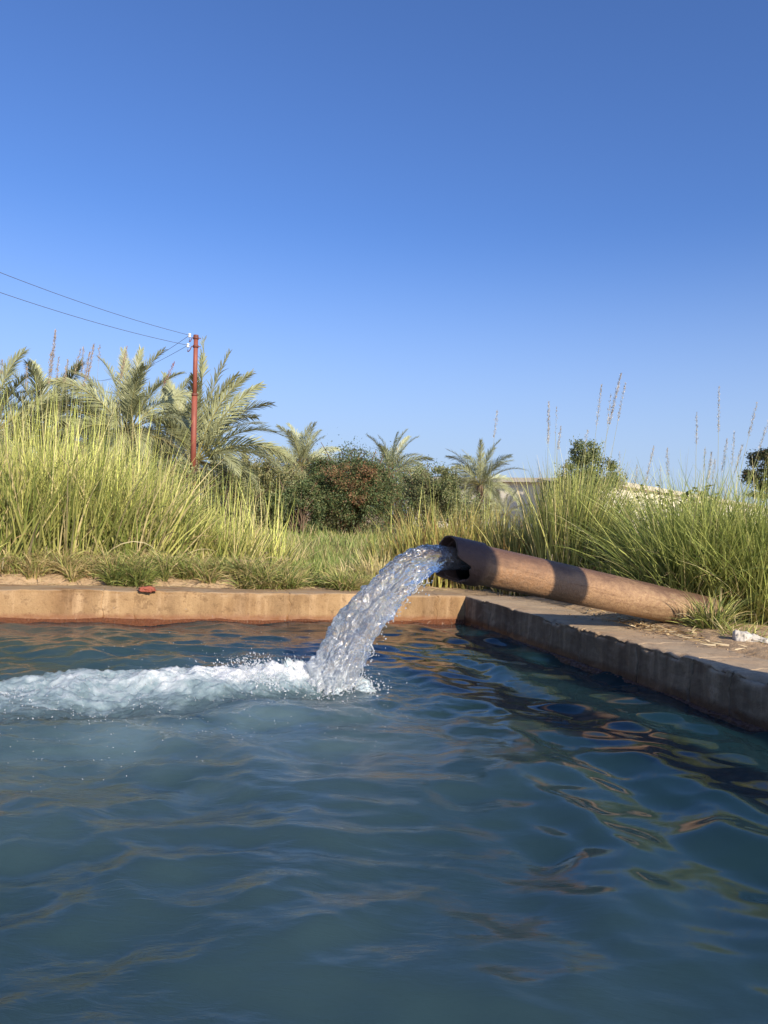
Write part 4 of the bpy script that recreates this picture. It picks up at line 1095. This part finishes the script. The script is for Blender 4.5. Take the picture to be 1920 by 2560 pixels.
# cream building: long wall running from far left to near right
A = W(1500, 1207, 44); Bp = W(1935, 1277, 88)
A2, B2 = np.array([A.x, A.y]), np.array([Bp.x, Bp.y]); dv = B2 - A2; Lw = np.linalg.norm(dv); dv /= Lw; nv = np.array([-dv[1], dv[0]])
if nv[1] < 0: nv = -nv
za = A.z; zb = Bp.z
cb_ = empty('cream_building', (A2[0], A2[1], .2)); tag(cb_, 'long low cream building with a flat roof edge at the far right', 'building')
V = []
for t_, zt in ((0, za), (1, zb)):
    c_ = A2 + dv * Lw * t_
    for off in (0, 14):
        q_ = c_ + nv * off; V += [(*q_, .2), (*q_, (za + zb) / 2)]
V = np.array(V)
zt = (za + zb) / 2
mesh('wall', V, [[0, 1, 5, 4], [2, 6, 7, 3], [0, 2, 3, 1], [4, 5, 7, 6], [1, 3, 7, 5], [0, 4, 6, 2]], M_CREAM, parent=cb_)
q0 = A2 - dv * .4 - nv * .35; q1 = B2 + dv * .4 - nv * .35
boxmesh('roof_edge', [tuple(q0), tuple(q1), tuple(q1 + nv * 14.8), tuple(q0 + nv * 14.8)], zt + .003, zt + .28, M_CREAM2, cb_)
nb_ = int(Lw / 4.5)
for k in range(nb_):       # shallow pilasters and panel joints
    c_ = A2 + dv * (Lw * (k + .5) / nb_)
    boxmesh('pilaster', [tuple(c_ - dv * .12 - nv * .07), tuple(c_ + dv * .12 - nv * .07), tuple(c_ + dv * .12 + nv * .05), tuple(c_ - dv * .12 + nv * .05)], .2, zt - .003, M_CREAM, cb_)
# grey shed with gable facing the viewer
GA = W(1418, 1210, 44); gdir = np.array([-.43, .90]); rdir = np.array([.90, .43])      # near corner of the gable, along the gable, along the ridge
GL = 5.4; zr = W(1418, 1209, 44).z; zl = GA.z
c0_ = np.array([GA.x, GA.y])
sh_ = empty('grey_shed', (c0_[0], c0_[1], .2)); tag(sh_, 'grey metal shed with a low gabled end, half hidden behind the grass', 'shed')
midp = c0_ + gdir * GL * .5; zk = W(1343, 1199, float(midp[1])).z
prof = [(c0_, .2), (c0_, zl), (midp, zk), (c0_ + gdir * GL, zl), (c0_ + gdir * GL, .2)]
dep = 2.0
V = [(p_[0], p_[1], z_) for p_, z_ in prof] + [(p_[0] + rdir[0] * dep, p_[1] + rdir[1] * dep, z_) for p_, z_ in prof]
mesh('wall', np.array(V), [[0, 1, 2, 3, 4], [5, 6, 7, 8, 9][::-1], [0, 5, 6, 1], [3, 8, 9, 4]], M_GREYW, parent=sh_)
for (pa, za_), (pb, zb_) in (((c0_ - gdir * .3, zl - .1), (midp, zk)), ((midp, zk), (c0_ + gdir * (GL + .3), zl - .1))):
    V = []
    for off in (-.35, dep + .35):
        for p_, z_ in ((pa, za_), (pb, zb_)):
            V += [(p_[0] + rdir[0] * off, p_[1] + rdir[1] * off, z_ + .02), (p_[0] + rdir[0] * off, p_[1] + rdir[1] * off, z_ + .07)]
    mesh('roof', np.array(V), [[0, 1, 3, 2], [4, 6, 7, 5], [0, 4, 5, 1], [2, 3, 7, 6], [1, 5, 7, 3], [0, 2, 6, 4]], M_GREYW, parent=sh_)

# ------------------------------------------------------------ pole with insulators and wires
PD = 18.0
def wp_(px, py, D=PD): return np.array(W(px, py, D))
foot = wp_(478, 1345); headp = wp_(490, 838)
gzp = float(gz(np.array([foot[0]]), np.array([PD]))[0])
dirp = (headp - foot) / (headp[2] - foot[2]); foot = headp - dirp * (headp[2] - gzp)
pole = empty('utility_pole', foot); tag(pole, 'slender red rusty steel pole with two white insulators, standing among the grass', 'utility pole')
def ppt(py):
    z = wp_(485, py)[2]; return headp + dirp * (z - headp[2])
zs = [gzp - .1] + [ppt(y_)[2] for y_ in (1180, 988, 838)]
pp = lambda z: headp + dirp * (z - headp[2])
for k, rad_ in enumerate((.082, .068, .053)):
    tube_obj('pole_section', [pp(zs[k]), pp((zs[k] + zs[k + 1]) / 2), pp(zs[k + 1])], rad_, M_POLE, pole, 14)
    if k < 2: tube_obj('pole_joint', [pp(zs[k + 1] - .02), pp(zs[k + 1] + .04)], rad_ + .008, M_POLE_D, pole, 14)
tube_obj('pole_cap', [pp(zs[3] - .06), pp(zs[3] + .005)], .062, M_POLE_D, pole, 14)
wires_at = []
for (cy, ix, iy) in ((845, 474, 838), (866, 470, 863)):
    c_ = ppt(cy)
    tube_obj('clamp', [c_ - dirp * .03, c_ + dirp * .03], .068, M_POLE_D, pole, 14)
    ins = wp_(ix, iy)
    b0 = c_ + np.array([.12, 0, 0]); b1 = c_ - np.array([.10, 0, 0])
    mid_ = np.array([ins[0], PD, ins[2] - .16])
    t = np.linspace(0, 1, 9)[:, None]
    hook = np.concatenate([[b0], [b1], (b1 + (mid_ - b1) * t + np.array([0, 0, -.03]) * np.sin(t * PI))[1:], [ins - np.array([0, 0, .06])]])
    tube_obj('bracket', hook, .011, M_POLE_D, pole, 6)
    prof = [(-.07, .02), (-.065, .045), (-.03, .048), (-.02, .03), (.0, .028), (.012, .045), (.04, .046), (.055, .03), (.06, .01)]
    V = []; n_ = 16
    for (zz_, r2) in prof:
        for j in range(n_): V.append(ins + .78 * np.array([r2 * math.cos(j * 2 * PI / n_), r2 * math.sin(j * 2 * PI / n_), zz_]))
    Fq = grid_faces(len(prof), n_, True)
    faces = Fq.tolist() + [list(range(n_))[::-1], list(range((len(prof) - 1) * n_, len(prof) * n_))]
    mesh('insulator', np.array(V), faces, M_PORC, smooth=True, parent=pole)
    wires_at.append(ins)
def wire(a, b_, sag,  label, nm='overhead_wire'):
    t = np.linspace(0, 1, 40)[:, None]
    pts = a + (b_ - a) * t - np.array([0, 0, sag]) * 4 * t * (1 - t)
    V, Fq = tube(pts, .0055, 5, False); o = mesh(nm, V, Fq, M_WIRE, smooth=True); tag(o, label, 'wire', 'overhead wires at the red pole')
ppx = [(0, 681), (0, 731)]
for (ins, (wx, wy), lab) in zip(wires_at, ppx, ('upper overhead wire rising from the top insulator to the left edge of the sky', 'lower overhead wire rising from the lower insulator to the left edge of the sky')):
    e = wp_(wx, wy, 13.5) + np.array([0, 0, .217]); far_ = ins + (e - ins) * 1.8
    wire(ins, far_, .22, lab)
for (ins, (wx, wy), lab) in zip(wires_at, ((268, 940), (262, 942)), ('upper overhead wire dropping from the top insulator into the palm crowns', 'lower overhead wire dropping from the lower insulator into the palm crowns')):
    e = wp_(wx, wy, 34)
    far_ = ins + (e - ins) * 1.25
    wire(ins, far_, .25, lab)

# ------------------------------------------------------------ small things
# crumpled red brick lump on the far wall
def lump(name, c, size, mat, seed, label, cat, rot=0., sub=4, amp=.35, parent=None, freq=2.2):
    bm = bmesh.new(); bmesh.ops.create_icosphere(bm, subdivisions=sub, radius=1.0)
    v = np.array([q_.co[:] for q_ in bm.verts]); f = np.array([[q_.index for q_ in w_.verts] for w_ in bm.faces]); bm.free()
    n_ = fbm(v * freq + seed, 4)
    v = np.sign(v) * np.abs(v) ** .75
    v = v * (1 + amp * n_)[:, None] * np.array(size) * .5
    ca, sa = math.cos(rot), math.sin(rot)
    v = v @ np.array([[ca, sa, 0], [-sa, ca, 0], [0, 0, 1]]) + np.array(c)
    o = mesh(name, v, f, mat, smooth=False)
    tag(o, label, cat); return o
M_BRICK = plain('red_brick', (.30, .085, .05), .8, noise_amt=.5, scale=50, bump=.006)
M_STONE = plain('pale_stone', (.62, .55, .45), .85, noise_amt=.2, scale=40, bump=.004)
p_ = W(360, 1449, 6.62)
lump('brick_fragment', (p_.x, 6.72, HW + .022), (.145, .08, .052), M_BRICK, 3., 'broken red brick fragment lying on the far wall', 'brick', rot=.1)
p_ = W(475, 1438, 6.9); zz_ = float(gz(np.array([p_.x]), np.array([6.95]))[0])
lump('pale_stone', (p_.x, 6.95, zz_ + .012), (.035, .03, .03), M_STONE, 5., 'tiny white stone on the bare soil right of the red brick', 'stone', sub=2)
p_ = W(640, 1378, 9.0); zz_ = float(gz(np.array([p_.x]), np.array([8.3]))[0])
lump('sandstone_lump', (p_.x, 8.3, zz_ + .05), (.32, .25, .16), plain('buff_earth', (.42, .29, .18), .95, noise_amt=.3, scale=30, bump=.02), 8., 'small buff lump of earth between the bank grass and the clearing', 'earth mound', sub=4, amp=.3)
# small stones / grit scattered on the bank
VV = []; 
for k in range(260):
    s = random.uniform(-5, 0); t_ = random.uniform(.30, .62); c = C0 + E1 * s + NF * t_
    VV.append((c[0], c[1], float(gz(np.array([c[0]]), np.array([c[1]]))[0]) + .002, random.uniform(.003, .010)))
for k in range(160):
    s = random.uniform(0, 5); t_ = random.uniform(.25, .75); c = C0 + B1 * s + NR * t_
    VV.append((c[0], c[1], HW + .002, random.uniform(.002, .007)))
VV = np.array(VV); V, Fq = beads(VV[:, :3], VV[:, 3], np.random.default_rng(1).uniform(.5, 1.6, len(VV)), np.random.default_rng(2).normal(size=(len(VV), 3)))
V = V + np.random.default_rng(3).normal(0, .0012, V.shape)
tag(mesh('grit', V, Fq, M_SOIL), 'scattered grit and pebbles on the soil and wall tops', 'gravel', kind='stuff')
# dirt litter apron on the right wall beside the pipe
cx_, cy_ = C0 + B1 * 2.35 + NR * .62
n_ = 90
sA, tA = np.meshgrid(np.linspace(.9, 5.6, 240), np.linspace(0, 1, 40), indexing='ij')
inner = .50 - .10 * sstep(2.0, 3.0, sA) + .05 * fbm(v3(sA * 3, 1., 1.).reshape(-1, 3), 4).reshape(sA.shape)
off = inner + tA * .6
h_ = HW - .012 + .05 * sstep(0, .5, tA) + .012 * fbm(v3(sA * 8, off * 8, 2.).reshape(-1, 3), 4).reshape(sA.shape) * sstep(0, .2, tA)
P3 = v3(C0[0] + B1[0] * sA + NR[0] * off, C0[1] + B1[1] * sA + NR[1] * off, h_)
o = mesh('soil_apron', P3.reshape(-1, 3), grid_faces(240, 40), M_SOIL, smooth=True); tag(o, kind='structure')
# dry leaf litter by the tail of the pipe
N_ = 500
s = np.clip(rng.normal(2.15, .45, N_), 1.2, 4.5); t_ = rng.uniform(.42, .85, N_)
bx = C0[0] + B1[0] * s + NR[0] * t_; by = C0[1] + B1[1] * s + NR[1] * t_
cc = pick([(.45, .34, .18), (.30, .20, .10), (.55, .45, .28)], N_)
V, Fq, C = blades(np.stack([bx, by, np.full(N_, HW + .022)], -1), rng.uniform(.03, .13, N_), .010 * rng.uniform(.5, 1.4, N_), rng.uniform(0, 6.28, N_), rng.uniform(1.2, 1.6, N_), rng.uniform(-.4, .6, N_), 5, cc, cc)
tag(mesh('leaf_litter', V, Fq, M_GRASS, col=C), 'dry straw and leaf litter heaped by the buried end of the pipe', 'litter', kind='stuff')
# dry straw on the left bank
N_ = 900
s = rng.uniform(-5.0, 0, N_); t_ = .36 + np.abs(rng.normal(0, .15, N_))
bx = C0[0] + E1[0] * s + NF[0] * t_; by = C0[1] + E1[1] * s + NF[1] * t_
cc = pick([(.45, .34, .18), (.30, .20, .10), (.5, .42, .22)], N_)
V, Fq, C = blades(np.stack([bx, by, np.maximum(gz(bx, by), HW) + .006], -1), rng.uniform(.02, .09, N_), .005 * rng.uniform(.5, 1.4, N_), rng.uniform(0, 6.28, N_), rng.uniform(1.35, 1.6, N_), rng.uniform(-.2, .2, N_), 4, cc, cc)
tag(mesh('dry_straw', V, Fq, M_GRASS, col=C), 'bits of dry straw lying on the bare soil behind the wall', 'straw', kind='stuff')
# crumpled white rag / flattened hose at the right edge
M_RAG = plain('dirty_white_cloth', (.52, .48, .42), .8, noise_amt=.25, scale=18, bump=.006)
h0 = np.array(W(1832, 1577, 5.15)); h0[2] = HW + .055
h1 = np.array(W(1960, 1600, 5.0)); h1[2] = HW + .035
t = np.linspace(0, 1, 60); na_ = 28; a_ = np.linspace(0, 2 * PI, na_, endpoint=False)
TTt, AAa = np.meshgrid(t, a_, indexing='ij')
ctr = h0 + (h1 - h0) * t[:, None]
dh = (h1 - h0) / np.linalg.norm(h1 - h0); sd = np.cross(dh, [0, 0, 1.]); sd /= np.linalg.norm(sd)
rw = np.interp(TTt, [0, .05, .25, .55, 1], [.03, .055, .062, .038, .045]); rh = np.interp(TTt, [0, .05, .25, .55, 1], [.03, .05, .045, .024, .024])
nn = fbm(v3(TTt * 3, np.cos(AAa) * .9, np.sin(AAa) * .9).reshape(-1, 3), 4).reshape(TTt.shape)
pl = .18 * np.sin(AAa * 7 + 6 * nn)
V = ctr[:, None] + sd * (rw * (1 + .35 * nn + pl) * np.cos(AAa))[..., None] + np.array([0, 0, 1.]) * (rh * (1 + .35 * nn + pl) * np.sin(AAa))[..., None]
V = V.reshape(-1, 3); Fq = grid_faces(60, na_, True).tolist() + [list(range(na_))[::-1], list(range(59 * na_, 60 * na_))]
o = mesh('crumpled_rag', V, Fq, M_RAG, smooth=True)
tag(o, 'crumpled dirty white rag twisted on the soil at the right edge', 'rag')

# ------------------------------------------------------------ two posts added out of view to shade the pipe in bands
M_POST = plain('shade_post_grey', (.38, .34, .29), .9, noise_amt=.2, scale=10, bump=.01)
def post(band_t, s, width, label, top):
    P_ = MOUTH + (TAIL - MOUTH) * band_t
    hs = Vector((sun_dir.x, sun_dir.y)).normalized()
    px_, py_ = P_[0] + hs.x * s, P_[1] + hs.y * s
    root = empty('shade_post', (px_, py_, HW - .03)); tag(root, label, 'post', 'unseen posts added to shade the pipe')
    z = np.linspace(HW - .1, top, 20); pts = np.stack([np.full(20, px_), np.full(20, py_), z], -1)
    tube_obj('shaft', pts, width / 2 * np.ones(20), M_POST, root, 28)
    tube_obj('cap', [(px_, py_, top), (px_, py_, top + .06)], width / 2 + .03, M_POST, root, 28)
post(.452, 3.3, .31, 'unseen post added on the right bank to shade the pipe, farther from the viewer', 2.62)
post(.035, 4.9, .50, 'unseen post added on the right bank to shade the pipe, nearer the viewer', 3.52)
